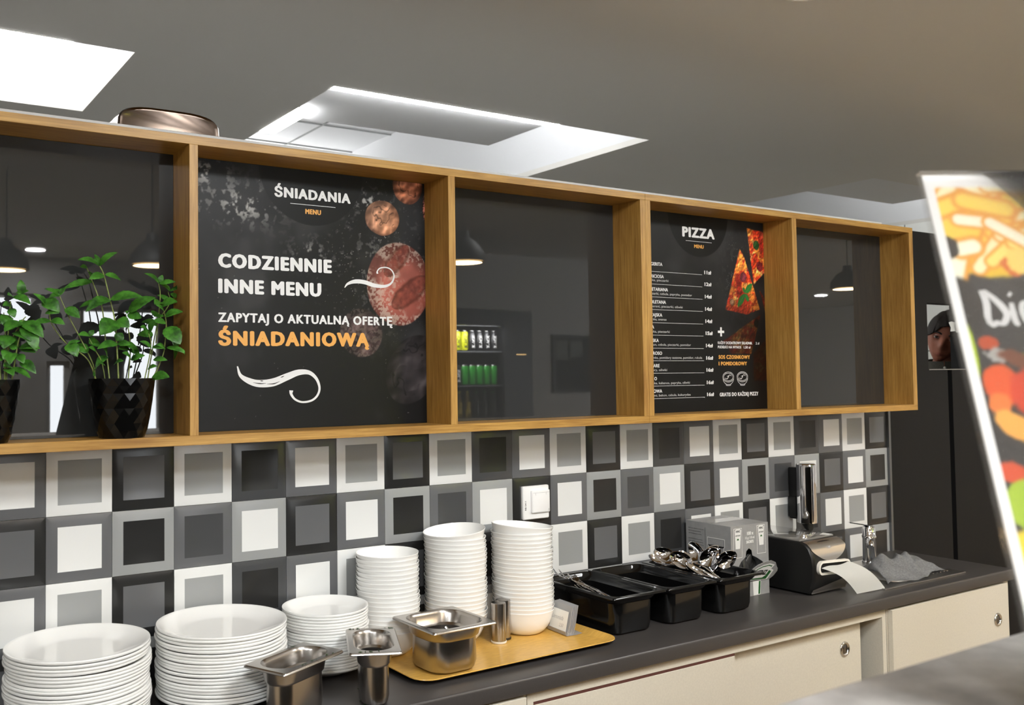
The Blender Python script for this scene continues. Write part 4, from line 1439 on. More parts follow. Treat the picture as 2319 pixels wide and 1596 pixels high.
# ------------------------------------------------------------------ napkin dispenser
nd = thing('napkin_dispenser', 'black tabletop napkin dispenser with a steel curved front', 'napkin dispenser', (2.180, -.285, ZW), (0, 0, math.radians(2)))
NW, ND, NH = .192, .255, .158
def sidep(inset=0.0):
    """profile in YZ (front = -y)"""
    p = [(.0, .006), (-.004, .012), (-.014, .045), (-.016, .085), (-.012, .115), (-.002, .140), (.012, .153), (.028, NH), (ND, NH + .004), (ND, 0), (.006, 0)]
    return p
bm = bmesh.new()
pp = sidep()
loops = []
for x, sc in ((0, .955), (.004, .985), (.012, 1.0), (NW - .012, 1.0), (NW - .004, .985), (NW, .955)):
    loops.append([(x, .12 + (y - .12) * sc, .079 + (z - .079) * sc) for y, z in pp])
loft(bm, loops)
bmesh.ops.recalc_face_normals(bm, faces=bm.faces)
bmesh.ops.translate(bm, verts=bm.verts, vec=(0, 0, .0036))
finish('body', bm, 'blackmat', nd, 35)
def curved_patch(name, fn, us, vs, mat):
    bm = bmesh.new()
    g = [[bm.verts.new(fn(u, v)) for u in us] for v in vs]
    for a, b in zip(g, g[1:]):
        for i in range(len(us) - 1):
            bm.faces.new((a[i], a[i + 1], b[i + 1], b[i]))
    return finish(name, bm, mat, nd, 60)
def prof_y(z):
    P = [(.0, .006), (-.004, .012), (-.014, .045), (-.016, .085), (-.012, .115), (-.002, .140), (.012, .153), (.028, NH)]
    for (ya, za), (yb, zb) in zip(P, P[1:]):
        if za <= z <= zb:
            return ya + (yb - ya) * (z - za) / (zb - za)
    return .028
US = [i / 24 for i in range(25)]
def upper(u, v):
    x = NW * (.03 + .94 * u)
    zl = NH - .0005 - (.022 + .038 * math.sin(PI * u) ** .8) * v
    return (x, prof_y(zl) - .0016, zl + .0036)
curved_patch('steel_front', upper, US, [i / 10 for i in range(11)], 'satin')
def lower(u, v):
    x = NW * (.03 + .94 * u)
    zl = .002 + (.004 + .034 * (1 - math.sin(PI * u) * .0 - .0) * (.25 + .75 * u)) * v
    return (x, prof_y(max(zl, .006)) - .0016, zl + .0036)
curved_patch('steel_foot', lower, US, [i / 6 for i in range(7)], 'satin')
bm = bmesh.new()
bx(bm, .006, NW - .006, .034, ND - .004, NH + .0022, NH + .0085, bev=.002)
finish('clear_lid', bm, M('smoked lid', (120, 118, 114), .06, 0, spec=.9, coat=1.0), nd, 35)
lettering('lettering', [dict(body='TORK', x0=.082, z0=.1335, cap=.0075, width=.026, bold=.05)], 'poster_grey', nd, f=lambda x, y, z: (x, prof_y(z) - .0022 + y, z + .0036))
bm = bmesh.new()
outer = rrect(.168, .042, .0205, 7, NW / 2, .082)
inner = rrect(.156, .030, .0145, 7, NW / 2, .082)
def wav(x):
    return .004 * math.sin((x / NW) * 2 * PI)
yv = -.016
ro = [[(x, yv - d, z + wav(x)) for x, z in L] for L, d in ((outer, -.001), (outer, .009), (inner, .010), (inner, -.004))]
loft(bm, ro, False, False)
bmesh.ops.recalc_face_normals(bm, faces=bm.faces)
finish('outlet_ring', bm, 'trimw', nd, 40)
finish('outlet_slot', box(.020, NW - .020, yv - .0008, yv, .070, .094), 'slot', nd, 0)
# hanging napkin
bm = bmesh.new()
NU, NV = 10, 12
g = []
A0, A1 = Vector((2.203, -.310, .987)), Vector((2.352, -.303, .990))
B0, B1 = Vector((2.320, -.348, .9022)), Vector((2.462, -.352, .9022))
for j in range(NV + 1):
    v = j / NV
    row = []
    for i in range(NU + 1):
        u = i / NU
        p = (A0.lerp(A1, u)).lerp(B0.lerp(B1, u), v)
        p.z += .012 * math.sin(PI * v) + .0025 * math.sin(7 * u + 2 * v) * (1 - v)
        p.y -= .010 * math.sin(PI * v)
        row.append(bm.verts.new(p))
    g.append(row)
for a, b in zip(g, g[1:]):
    for i in range(NU):
        bm.faces.new((a[i], b[i], b[i + 1], a[i + 1]))
bmesh.ops.solidify(bm, geom=bm.faces[:], thickness=.0012)
tag(finish('paper_napkin', bm, 'paper', None, 60), 'white paper napkin hanging out of the black dispenser', 'napkin')

# ------------------------------------------------------------------ soap dispenser on the wall
sd = thing('soap_dispenser', 'chrome cylinder soap dispenser fixed on the tiles', 'soap dispenser', (2.484, -.068, 1.066))
bm = bmesh.new()
lathe(bm, [(0, .002), (.028, .002), (.0315, .004), (.0320, .008), (.0320, .196), (.0312, .203), (.028, .206), (0, .207)], 48)
finish('cylinder', bm, 'chrome', sd, 40)
bm = bmesh.new()
bx(bm, -.012, .012, .026, .0605, .012, .190, bev=.003)
bx(bm, -.0175, -.010, .030, .0605, .020, .090, bev=.002)
finish('wall_bracket', bm, 'blackmat', sd, 30)
bm = bmesh.new()
loft(bm, [[(x, y, .002) for x, y in rrect(.040, .030, .01)], [(x, y - .006, -.014) for x, y in rrect(.034, .022, .008)], [(x, y - .009, -.022) for x, y in rrect(.020, .014, .005)]])
bmesh.ops.recalc_face_normals(bm, faces=bm.faces)
finish('push_lever', bm, 'blackmat', sd, 30)

# ------------------------------------------------------------------ sink, tap, cloth
sk = thing('sink', 'stainless steel inset sink with a round bowl and drainer', 'sink', (2.63, -.21, ZW))
bm = bmesh.new()
N = 64
rb = .122
def ray_rect(a):
    c, s = math.cos(a), math.sin(a)
    x0, x1, y0, y1 = -.185, .282, -.153, .152
    t = min([((x1 if c > 0 else x0) / c) if abs(c) > 1e-9 else 9, ((y1 if s > 0 else y0) / s) if abs(s) > 1e-9 else 9])
    return c * t, s * t
corners = [math.atan2(y, x) for x in (-.185, .282) for y in (-.153, .152)]
angs = sorted(set([2 * PI * k / N - PI for k in range(N)] + corners))
out = [ray_rect(a) for a in angs]
C_ = lambda r, z: [(r * math.cos(a), r * math.sin(a), z) for a in angs]
loops = [[(x, y, .0008) for x, y in out], [(x * .999, y * .999, .0044) for x, y in out], [(x * .975, y * .965, .0048) for x, y in out], [(x * .955, y * .935, .0034) for x, y in out],
         C_(rb + .006, .0034), C_(rb, .0018), C_(rb - .004, -.006), C_(rb - .008, -.04), C_(rb - .014, -.10), C_(rb - .028, -.128), C_(rb - .06, -.136), C_(.02, -.138)]
loft(bm, loops, False, True)
bmesh.ops.recalc_face_normals(bm, faces=bm.faces)
finish('basin', bm, 'satin', sk, 30)
bm = bmesh.new()
for k in range(5):
    bx(bm, .150 + .022 * k, .158 + .022 * k, -.115, .10, .0036, .0066, bev=.0015)
finish('drainer_ridges', bm, 'steelrim', sk, 30)
tp = thing('mixer_tap', 'chrome single lever mixer tap behind the sink', 'tap', (2.793, -.096, ZW + .0046))
bm = bmesh.new()
lathe(bm, [(0, 0), (.0255, 0), (.0255, .004), (.0225, .007), (.0220, .085), (.0235, .088), (.0235, .094), (.0215, .097), (.0215, .120), (.0190, .1265), (0, .128)], 40)
tube(bm, catmull([(-.010, -.006, .072), (-.045, -.030, .084), (-.085, -.057, .086), (-.100, -.066, .074)], 5), [.0125] * 11 + [.0118] * 4 + [.011], 14)
finish('tap_body', bm, 'chrome', tp, 40)
bm = bmesh.new()
loft(bm, [[(x, y, .128) for x, y in rrect(.030, .024, .008)], [(x - .004, y, .132) for x, y in rrect(.034, .022, .008)]])
loops = []
for k in range(6):
    q = k / 5
    c = Vector((-.006 - .052 * q, .004 + .034 * q, .130 + .010 * q))
    wv = .009 - .003 * q
    loops.append([(c.x + wv * .55, c.y + wv * .83, c.z), (c.x - wv * .55, c.y - wv * .83, c.z), (c.x - wv * .55, c.y - wv * .83, c.z + .003), (c.x + wv * .55, c.y + wv * .83, c.z + .003)])
loft(bm, loops)
bmesh.ops.recalc_face_normals(bm, faces=bm.faces)
finish('lever', bm, 'chrome', tp, 40)

bm = bmesh.new()
NU, NV = 70, 44
g = []
for j in range(NV + 1):
    v = j / NV
    row = []
    for i in range(NU + 1):
        u = i / NU
        # main mound over the front edge, with a tail lying back to the right
        x = 2.492 + .17 * v * (1 - u) + .345 * u + .085 * max(0, v - .45) * (u ** 1.3)
        y = -.343 + .200 * v + .014 * math.sin(9 * u) * (1 - v) * u
        ridge = math.exp(-((v - .42 - .10 * math.sin(4 * u)) / .30) ** 2)
        env = math.sin(PI * min(1, max(0, .06 + .86 * (u ** .72)))) ** .55
        h = .058 * ridge * env
        h += .020 * math.exp(-((u - .86) / .10) ** 2 - ((v - .62) / .16) ** 2) + .014 * math.exp(-((u - .66) / .06) ** 2 - ((v - .30) / .2) ** 2)
        h += (.007 * math.sin(16 * u + 7 * v + 2 * math.sin(5 * v)) + .005 * math.sin(27 * u - 11 * v) + .004 * math.sin(9 * u + 23 * v)) * min(1, env) * (.35 + .65 * ridge)
        over = max(0.0, h)
        z = ZW + .0062 + over
        row.append(bm.verts.new((x + .010 * math.sin(8 * v + 3 * u), y + .008 * math.sin(11 * u), z)))
    g.append(row)
for a, b in zip(g, g[1:]):
    for i in range(NU):
        bm.faces.new((a[i], a[i + 1], b[i + 1], b[i]))
bmesh.ops.solidify(bm, geom=bm.faces[:], thickness=.002)
tag(finish('dish_cloth', bm, 'cloth', None, 180), 'crumpled grey dish cloth lying on the edge of the sink', 'cloth')

# ------------------------------------------------------------------ wall socket
ws = thing('wall_socket', 'white wall socket with a hinged cover on the tiles', 'socket', (1.3322, -.0068, 1.2230))
bm = bmesh.new()
loft(bm, [[(x, .0, z) for x, z in rrect(.0955, .0945, .004)], [(x, -.007, z) for x, z in rrect(.0955, .0945, .004)], [(x, -.0095, z) for x, z in rrect(.091, .090, .004)]])
bmesh.ops.recalc_face_normals(bm, faces=bm.faces)
finish('frame', bm, 'socket', ws, 30)
bm = bmesh.new()
loft(bm, [[(x, -.0093, z) for x, z in rrect(.066, .064, .004, 5, .012, .003)], [(x, -.0150, z) for x, z in rrect(.066, .064, .004, 5, .012, .003)], [(x, -.0170, z) for x, z in rrect(.061, .059, .005, 5, .012, .003)]])
bmesh.ops.recalc_face_normals(bm, faces=bm.faces)
cv_ = finish('hinged_cover', bm, 'socket', ws, 30)
bm = bmesh.new()
for a in ((-.017, .043, .0275, .0283), (-.0085, -.0078, .021, .0275), (.030, .0307, .021, .0275)):
    bx(bm, a[0], a[1], -.0174, -.0168, a[2], a[3])
finish('hinge_line', bm, 'poster_grey', cv_, 0)
lettering('lettering', [dict(body='RB-5411', x0=0, z0=0, cap=.0052, width=.0260, bold=.03)], 'ink', ws, f=lambda x, y, z: (-.0368 - z, -.0099 + y, -.020 + x))
bm = bmesh.new()
P8 = [(.0385, -.0245), (.0415, -.0245), (.0415, -.0215), (.0400, -.0185), (.0385, -.0215)]
for (a, b) in zip(P8, P8[1:] + P8[:1]):
    tube(bm, [(a[0], -.0172, a[1]), (b[0], -.0172, b[1])], .00025, 4)
finish('flame_mark', bm, 'ink', cv_, 0)

# ------------------------------------------------------------------ rounded steel bin on top of the partition
sb = thing('steel_bread_bin', 'rounded brushed steel bin on top of the partition above the mint', 'bin', (.275, .067, 2.166))
bm = bmesh.new()
loops = []
for y, s in ((-.056, .90), (-.060, .97), (-.055, 1.0), (.055, 1.0), (.060, .97), (.056, .90)):
    pr = []
    for k in range(17):
        a = PI * k / 16
        ex = .55
        cx_, sz_ = math.cos(a), math.sin(a)
        pr.append((.121 * math.copysign(abs(cx_) ** ex, cx_) * s, y, .0485 * (sz_ ** .62) * s))
    loops.append(pr)
loft(bm, loops)
bmesh.ops.recalc_face_normals(bm, faces=bm.faces)
finish('shell', bm, M('bronzed steel', (96, 84, 76), .25, 1.0), sb, 35)

# ------------------------------------------------------------------ potted mint
PL = {"st":{"S1":[[[0.1221,1.5911],[0.1179,1.6619],[0.1136,1.7125],[0.1039,1.7544],[0.0915,1.8045],[0.0818,1.8237]],-0.125,0.0016],"S2":[[[0.1055,1.5913],[0.0999,1.6422],[0.0916,1.7288],[0.0833,1.7593],[0.0723,1.7924],[0.0601,1.8226]],-0.11,0.0014],"S3":[[[0.0727,1.5916],[0.0699,1.6143],[0.0456,1.6668],[0.019,1.7159],[0.0004,1.7592]],-0.13,0.0013],"S4":[[[0.0781,1.5915],[0.0564,1.6282],[0.0138,1.661],[-0.015,1.6988],[-0.0228,1.7285]],-0.14,0.0013],"S5":[[[0.0959,1.5913],[0.0862,1.6226],[0.0726,1.6476],[0.059,1.6725]],-0.13,0.0011],"S6":[[[0.1445,1.5909],[0.1515,1.6537],[0.1472,1.7076],[0.1458,1.7274]],-0.1,0.0013],"S7":[[[0.1728,1.5906],[0.1871,1.6539],[0.1785,1.6853]],-0.14,0.0012],"S8":[[[0.1871,1.5905],[0.2074,1.6224],[0.2161,1.6512],[0.2191,1.7033],[0.2118,1.732]],-0.14,0.0014],"S9":[[[0.1842,1.5905],[0.1958,1.6368],[0.2133,1.7089],[0.2398,1.7531],[0.2383,1.7793]],-0.1,0.0013],"S10":[[[0.2016,1.6799],[0.2118,1.7609],[0.209,1.7926]],-0.12,0.0012]},"lv":{"S1":[[[0.0805,1.8236],[0.0335,1.8322],0.0172,-0.02],[[0.0805,1.8236],[0.1135,1.8522],0.0166,-0.02],[[0.0799,1.8241],[0.0755,1.85],0.0143,0.015],[[0.0901,1.8058],[0.0561,1.7931],0.0178,-0.02],[[0.0928,1.806],[0.1289,1.7963],0.016,0.01],[[0.1039,1.7544],[0.0468,1.7254],0.0244,-0.03],[[0.1039,1.7544],[0.1671,1.7608],0.0244,-0.02],[[0.115,1.7097],[0.0766,1.6782],0.0401,-0.03],[[0.115,1.7097],[0.1388,1.6961],0.0315,-0.02],[[0.1187,1.6619],[0.0726,1.6504],0.0201,-0.02],[[0.1192,1.6619],[0.1444,1.6593],0.0172,-0.01]],"S2":[[[0.071,1.7924],[0.0122,1.7747],0.0172,0.0],[[0.0601,1.8212],[0.0453,1.8218],0.0115,0],[[0.0615,1.8115],[0.0778,1.7927],0.0143,0.02],[[0.0833,1.7509],[0.0482,1.7387],0.0143,0.02],[[0.0999,1.6366],[0.0835,1.6588],0.0229,-0.02],[[0.1013,1.6366],[0.0727,1.6115],0.0172,-0.02]],"S3":[[[0.0004,1.7592],[-0.0307,1.7703],0.0129,-0.01],[[0.0004,1.7592],[0.0135,1.7761],0.0109,0],[[0.0004,1.7592],[-0.0229,1.7516],0.0129,-0.02],[[0.011,1.7321],[0.0389,1.713],0.0272,-0.01],[[0.0031,1.7593],[-0.0087,1.7725],0.0115,0.01]],"S4":[[[-0.0228,1.7285],[-0.0549,1.7586],0.0172,-0.02],[[-0.0215,1.7285],[-0.006,1.7207],0.0344,-0.02],[[-0.0176,1.7055],[-0.0547,1.698],0.0143,0.0],[[-0.0176,1.7069],[0.0059,1.6978],0.0172,-0.02],[[-0.0332,1.7472],[-0.0047,1.7235],0.0315,-0.02],[[0.0152,1.6596],[0.0298,1.6337],0.0272,-0.02],[[0.0152,1.6596],[0.0403,1.6667],0.01,0]],"S5":[[[0.0617,1.678],[0.0336,1.6777],0.0158,-0.02],[[0.0604,1.678],[0.0698,1.6893],0.0115,0],[[0.0726,1.6462],[0.0564,1.6531],0.0143,-0.01],[[0.089,1.617],[0.0726,1.6226],0.0172,-0.02]],"S6":[[[0.1458,1.7246],[0.1742,1.7181],0.0258,-0.01],[[0.1486,1.7303],[0.2017,1.7634],0.0272,-0.02],[[0.1472,1.7274],[0.1416,1.733],0.0115,0],[[0.1515,1.6509],[0.122,1.6507],0.0201,-0.02],[[0.1515,1.6509],[0.1671,1.6367],0.0172,-0.02]],"S7":[[[0.18,1.6853],[0.1571,1.6964],0.0201,-0.02],[[0.1814,1.6882],[0.1886,1.7084],0.0201,-0.02],[[0.1857,1.6539],[0.1586,1.6665],0.0129,-0.01],[[0.1871,1.6539],[0.2132,1.6512],0.0129,-0.01]],"S8":[[[0.2133,1.7291],[0.1901,1.7429],0.0158,-0.02],[[0.2147,1.7205],[0.2487,1.7301],0.0215,-0.02],[[0.2176,1.6974],[0.2397,1.6601],0.0372,-0.03],[[0.2185,1.6541],[0.2604,1.6384],0.0129,-0.02],[[0.2161,1.6512],[0.1929,1.6597],0.0143,-0.01],[[0.2176,1.7061],[0.1872,1.7084],0.0172,0]],"S9":[[[0.2383,1.7793],[0.2133,1.7928],0.0115,-0.01],[[0.2383,1.7793],[0.2742,1.791],0.01,-0.01],[[0.2398,1.7735],[0.2606,1.7582],0.0158,0],[[0.2383,1.7793],[0.228,1.7963],0.01,0.01],[[0.2398,1.7502],[0.2133,1.7711],0.0158,0.01],[[0.2133,1.7031],[0.1814,1.7111],0.0172,0.02],[[0.2426,1.6804],[0.2664,1.6282],0.0129,0.01]],"S10":[[[0.209,1.7926],[0.1742,1.8127],0.0143,-0.01],[[0.2098,1.7927],[0.2428,1.797],0.0143,-0.01],[[0.2104,1.7956],[0.2163,1.8118],0.0115,0],[[0.2104,1.7435],[0.2398,1.7517],0.0315,-0.03],[[0.2118,1.7522],[0.1929,1.7459],0.0201,-0.02]],"base":[[[0.1444,1.6282],[0.122,1.6422],0.0172,-0.02],[[0.1458,1.6282],[0.1699,1.6367],0.0172,-0.02],[[0.1458,1.631],[0.1416,1.6536],0.0143,-0.02],[[0.1814,1.6082],[0.1958,1.6139],0.0143,-0.02],[[0.19,1.591],[0.219,1.5907],0.0272,-0.03],[[0.111,1.617],[0.1248,1.6254],0.0172,-0.02],[[0.0727,1.5949],[0.07,1.6115],0.0143,-0.02],[[0.1929,1.6282],[0.2176,1.6267],0.0143,-0.02],[[0.1165,1.6675],[0.1276,1.6846],0.0201,0],[[0.0564,1.642],[0.035,1.6612],0.0258,0.02],[[0.0591,1.6614],[0.0889,1.6589],0.0287,0.02],[[0.1929,1.6798],[0.1642,1.6823],0.0229,0.02],[[0.1958,1.7201],[0.2147,1.7263],0.0287,0.02],[[0.136,1.6564],[0.1671,1.651],0.0258,0.02]]}}
PL1 = {"st":[[[[-0.0979,1.5906],[-0.0958,1.6494],[-0.0935,1.7026],[-0.09,1.7453]],-0.12],[[[-0.0905,1.5905],[-0.0809,1.6495],[-0.076,1.6762],[-0.0735,1.6923]],-0.14],[[[-0.1078,1.5907],[-0.1131,1.6757],[-0.1159,1.7286]],-0.12],[[[-0.1029,1.5906],[-0.0933,1.6547],[-0.0711,1.703],[-0.0636,1.7139]],-0.13],[[[-0.1004,1.5906],[-0.0971,1.6759],[-0.0986,1.7237]],-0.1]],"lv":[[[-0.0713,1.7593],[-0.074,1.7874],0.0172,0],[[-0.0713,1.758],[-0.0826,1.7616],0.0115,0],[[-0.0701,1.7594],[-0.06,1.7651],0.0115,-0.01],[[-0.0888,1.7534],[-0.1012,1.7543],0.0143,-0.02],[[-0.0876,1.7534],[-0.0599,1.7369],0.0215,-0.03],[[-0.0912,1.7346],[-0.1085,1.7341],0.0172,-0.01],[[-0.0937,1.7292],[-0.0861,1.7107],0.0172,-0.01],[[-0.0935,1.6919],[-0.1084,1.7182],0.0258,0.01],[[-0.0736,1.703],[-0.1083,1.6824],0.0272,-0.03],[[-0.0711,1.703],[-0.0355,1.6713],0.0315,-0.03],[[-0.0686,1.7004],[-0.0481,1.6443],0.0315,-0.03],[[-0.0885,1.6814],[-0.0583,1.663],0.0215,-0.03],[[-0.0934,1.676],[-0.1081,1.6493],0.0315,-0.02],[[-0.0759,1.6522],[-0.0418,1.6497],0.0229,-0.03],[[-0.0734,1.6495],[-0.0481,1.6416],0.0172,-0.02],[[-0.0933,1.6441],[-0.108,1.6282],0.0258,-0.02],[[-0.0883,1.6415],[-0.0981,1.6176],0.0229,-0.03],[[-0.0808,1.6388],[-0.0707,1.6202],0.0201,-0.02],[[-0.0732,1.6255],[-0.0492,1.6],0.0215,-0.03],[[-0.0906,1.6122],[-0.1079,1.615],0.0201,-0.02],[[-0.0894,1.6122],[-0.0605,1.5907],0.0158,-0.04],[[-0.1005,1.6096],[-0.0905,1.5963],0.0201,-0.03],[[-0.0786,1.6922],[-0.056,1.7034],0.0201,0.01],[[-0.0958,1.66],[-0.0759,1.6549],0.0344,0.0],[[-0.1034,1.6971],[-0.0835,1.6921],0.0344,0.0],[[-0.1134,1.7286],[-0.1379,1.7464],0.0229,-0.02],[[-0.1133,1.7022],[-0.1424,1.6963],0.0258,-0.02],[[-0.1106,1.6625],[-0.1373,1.6491],0.0258,-0.02],[[-0.1105,1.6361],[-0.1324,1.6229],0.0258,-0.02]]}
def leaf_into(bm, base, tip, w, yb, dy, seed):
    rr = random.Random(seed)
    b = Vector((base[0], yb, base[1]))
    t = Vector((tip[0], yb + dy, tip[1]))
    d = t - b
    L = d.length
    d.normalize()
    nrm = Vector((rr.uniform(-.25, .25), -.72, .62))
    s = d.cross(nrm).normalized()
    nrm = s.cross(d).normalized()
    n = 12
    mid, lf, rt = [], [], []
    drop = rr.uniform(.10, .22) * L
    cup = rr.uniform(.12, .30)
    for i in range(n + 1):
        q = i / n
        hw = w / 2 * (math.sin(PI * min(1, q ** .82)) ** .75) * (1 - .15 * q)
        if 0 < i < n:
            hw *= 1 + (.05 if i % 2 else -.04)
        c = b + d * L * q - nrm * 0 + nrm * (drop * (math.sin(PI * q * .85) - .55 * q))
        c.x = min(c.x, .252)
        mid.append(bm.verts.new(c))
        if 0 < i < n:
            e = nrm * hw * cup
            lf.append((bm.verts.new(c + s * hw * .55 + e * .75 + nrm * .0006), bm.verts.new(c + s * hw + e * .8)))
            rt.append((bm.verts.new(c - s * hw * .55 + e * .75 + nrm * .0006), bm.verts.new(c - s * hw + e * .8)))
    for i in range(n):
        for side, flip in ((lf, False), (rt, True)):
            def F(vs):
                bm.faces.new(vs if not flip else list(reversed(vs)))
            if i == 0:
                F([mid[0], side[0][0], mid[1]])
                F([mid[0], side[0][1], side[0][0]])
            elif i == n - 1:
                F([mid[i], side[i - 1][0], mid[n]])
                F([side[i - 1][0], side[i - 1][1], mid[n]])
            else:
                F([mid[i], side[i - 1][0], side[i][0], mid[i + 1]])
                F([side[i - 1][0], side[i - 1][1], side[i][1], side[i][0]])
def mint(x, y, label, stems, leaves, rt=.0685, rbm=.046, h=.1235):
    t = thing('potted_mint', label, 'potted plant', (x, y, ZBI + .0005), group='potted mint plants on the shelf')
    bm = bmesh.new()
    n, rows = 18, 8
    rings = []
    for j in range(rows + 1):
        q = j / rows
        r = rbm + (rt - rbm) * (q ** .62)
        ring = []
        for i in range(n):
            a = 2 * PI * (i + .5 * (j % 2)) / n
            rr_ = r * (1.0 if j in (0, rows) else 1 + (.007 if j % 2 else -.003))
            ring.append(bm.verts.new((rr_ * math.cos(a), rr_ * math.sin(a), h * q)))
        rings.append(ring)
    for j in range(rows):
        a, b = rings[j], rings[j + 1]
        for i in range(n):
            k = (i + 1) % n
            if j % 2 == 0:
                bm.faces.new((a[i], a[k], b[i]))
                bm.faces.new((a[k], b[k], b[i]))
            else:
                bm.faces.new((a[i], b[k], b[i]))
                bm.faces.new((a[i], a[k], b[k]))
    bm.faces.new(list(reversed(rings[0])))
    inner = [bm.verts.new((v.co.x * .955, v.co.y * .955, h)) for v in rings[-1]]
    low = [bm.verts.new((v.co.x * .90, v.co.y * .90, h - .022)) for v in rings[-1]]
    for i in range(n):
        k = (i + 1) % n
        bm.faces.new((rings[-1][i], rings[-1][k], inner[k], inner[i]))
        bm.faces.new((inner[i], inner[k], low[k], low[i]))
    finish('pot', bm, 'pot', t, 0)
    bm = bmesh.new()
    lathe(bm, [(rt * .93, h - .020), (rt * .5, h - .010), (0, h - .008)], 24)
    finish('soil', bm, 'soil', t, 60)
    bm = bmesh.new()
    rr = random.Random(3)
    for pts, yv, rad in stems:
        q = []
        for i, (px, pz) in enumerate(pts):
            f_ = i / (len(pts) - 1)
            q.append((px, y + (yv - y) * (.45 + .9 * f_) + rr.uniform(-.003, .003), pz - (.016 if i == 0 else 0)))
        P = catmull(q, 6)
        tube(bm, P, [rad * (1.15 - .45 * i / len(P)) for i in range(len(P))], 6)
    s = finish('stems', bm, 'stem', t, 60, loc=-Vector(t.location))
    bm = bmesh.new()
    for k, (b, tp_, wv, yb, dy) in enumerate(leaves):
        leaf_into(bm, b, tp_, wv, yb, dy, k * 7 + 1)
    finish('leaves', bm, 'leaf', t, 70, loc=-Vector(t.location))
    return t
ST = [(p, y, r) for p, y, r in PL['st'].values()]
LV = []
for k, L in PL['lv'].items():
    yk = PL['st'][k][1] if k in PL['st'] else -.13
    for (b, t_, wv, d) in L:
        LV.append((b, t_, wv * 1.12, yk * 1.02, d))
mint(.1290, -.1235, 'tall loose mint plant in a faceted black pot, whole pot in view', ST, LV)
mint(-.1405, -.1235, 'bushy mint plant in a black pot at the left picture edge', [(p, y, .0014) for p, y in PL1['st']], [(b, t_, wv * 1.1, -.135, d) for b, t_, wv, d in PL1['lv']])

# ------------------------------------------------------------------ person behind the hatch
def head_bm(NU=56, NV=44):
    bm = bmesh.new()
    rows = []
    G = lambda a, b, s: math.exp(-((a - b) / s) ** 2)
    for j in range(NV + 1):
        th = PI * j / NV
        z = -math.cos(th)
        r = math.sin(th)
        row = []
        for i in range(NU):
            ph = 2 * PI * i / NU
            cx, cy = math.sin(ph), -math.cos(ph)     # front = -y at ph = 0
            X_, Y_ = .076 * r * cx, .096 * r * cy
            Zc = .118 * z
            front = max(0, -cy)
            # jaw: narrow and bring the chin forward
            if z < .05:
                k = min(1, (.05 - z) / .95)
                X_ *= 1 - .34 * k ** 1.2
                Y_ = Y_ * (1 - .30 * k * (cy > 0)) - .010 * k * front
            # flatter face, broader cranium behind
            if cy < 0:
                Y_ *= 1 - .09 * (1 - abs(z)) * (abs(cx) < .6)
            if cy > 0 and z > -.2:
                Y_ *= 1.06
            side = X_ / .076
            f = front ** 2 * r
            Y_ -= f * .030 * G(side, 0, .17) * (G(z, -.30, .12) + .55 * G(z, -.10, .15))            # nose
            Y_ += f * .014 * (G(side, .42, .20) + G(side, -.42, .20)) * G(z, .02, .10)              # eye sockets
            Y_ -= f * .007 * (G(side, .40, .28) + G(side, -.40, .28)) * G(z, .17, .08)              # brow ridge
            Y_ -= f * .006 * (G(side, .52, .2) + G(side, -.52, .2)) * G(z, -.22, .15)               # cheeks
            Y_ -= f * .010 * G(side, 0, .34) * (G(z, -.535, .05) + G(z, -.625, .05) * 1.1)          # lips
            Y_ += f * .006 * G(side, 0, .30) * G(z, -.72, .05)
            Y_ -= f * .010 * G(side, 0, .30) * G(z, -.86, .10)                                      # chin
            row.append(bm.verts.new((X_, Y_, Zc)))
        rows.append(row)
    for a, b in zip(rows, rows[1:]):
        for i in range(NU):
            k = (i + 1) % NU
            try:
                bm.faces.new((a[i], a[k], b[k], b[i]))
            except ValueError:
                pass
    bmesh.ops.remove_doubles(bm, verts=bm.verts, dist=1e-5)
    for s in (-1, 1):           # ears
        r = bmesh.ops.create_uvsphere(bm, u_segments=12, v_segments=10, radius=1)
        m = Matrix.Translation((s * .077, .010, -.008)) @ Euler((0, s * .25, s * .35)).to_matrix().to_4x4() @ Matrix.Diagonal((.008, .019, .032, 1))
        bmesh.ops.transform(bm, matrix=m, verts=r['verts'])
    return bm
def skin_mesh(name, joints, bones, rad, levels=2):
    me = bpy.data.meshes.new(name)
    me.from_pydata(joints, bones, [])
    o = bpy.data.objects.new(name, me)
    COL.objects.link(o)
    m = o.modifiers.new('skin', 'SKIN')
    m.use_smooth_shade = True
    for i, r in enumerate(rad):
        d = me.skin_vertices[0].data[i]
        d.radius = (r, r) if not isinstance(r, tuple) else r
        d.use_root = (i == 0)
    s = o.modifiers.new('sub', 'SUBSURF')
    s.levels = s.render_levels = levels
    dg = bpy.context.evaluated_depsgraph_get()
    out = bpy.data.meshes.new_from_object(o.evaluated_get(dg))
    bpy.data.objects.remove(o)
    bpy.data.meshes.remove(me)
    return out
HC = Vector((4.206, .372, 1.7430))
yaw = math.radians(-58)
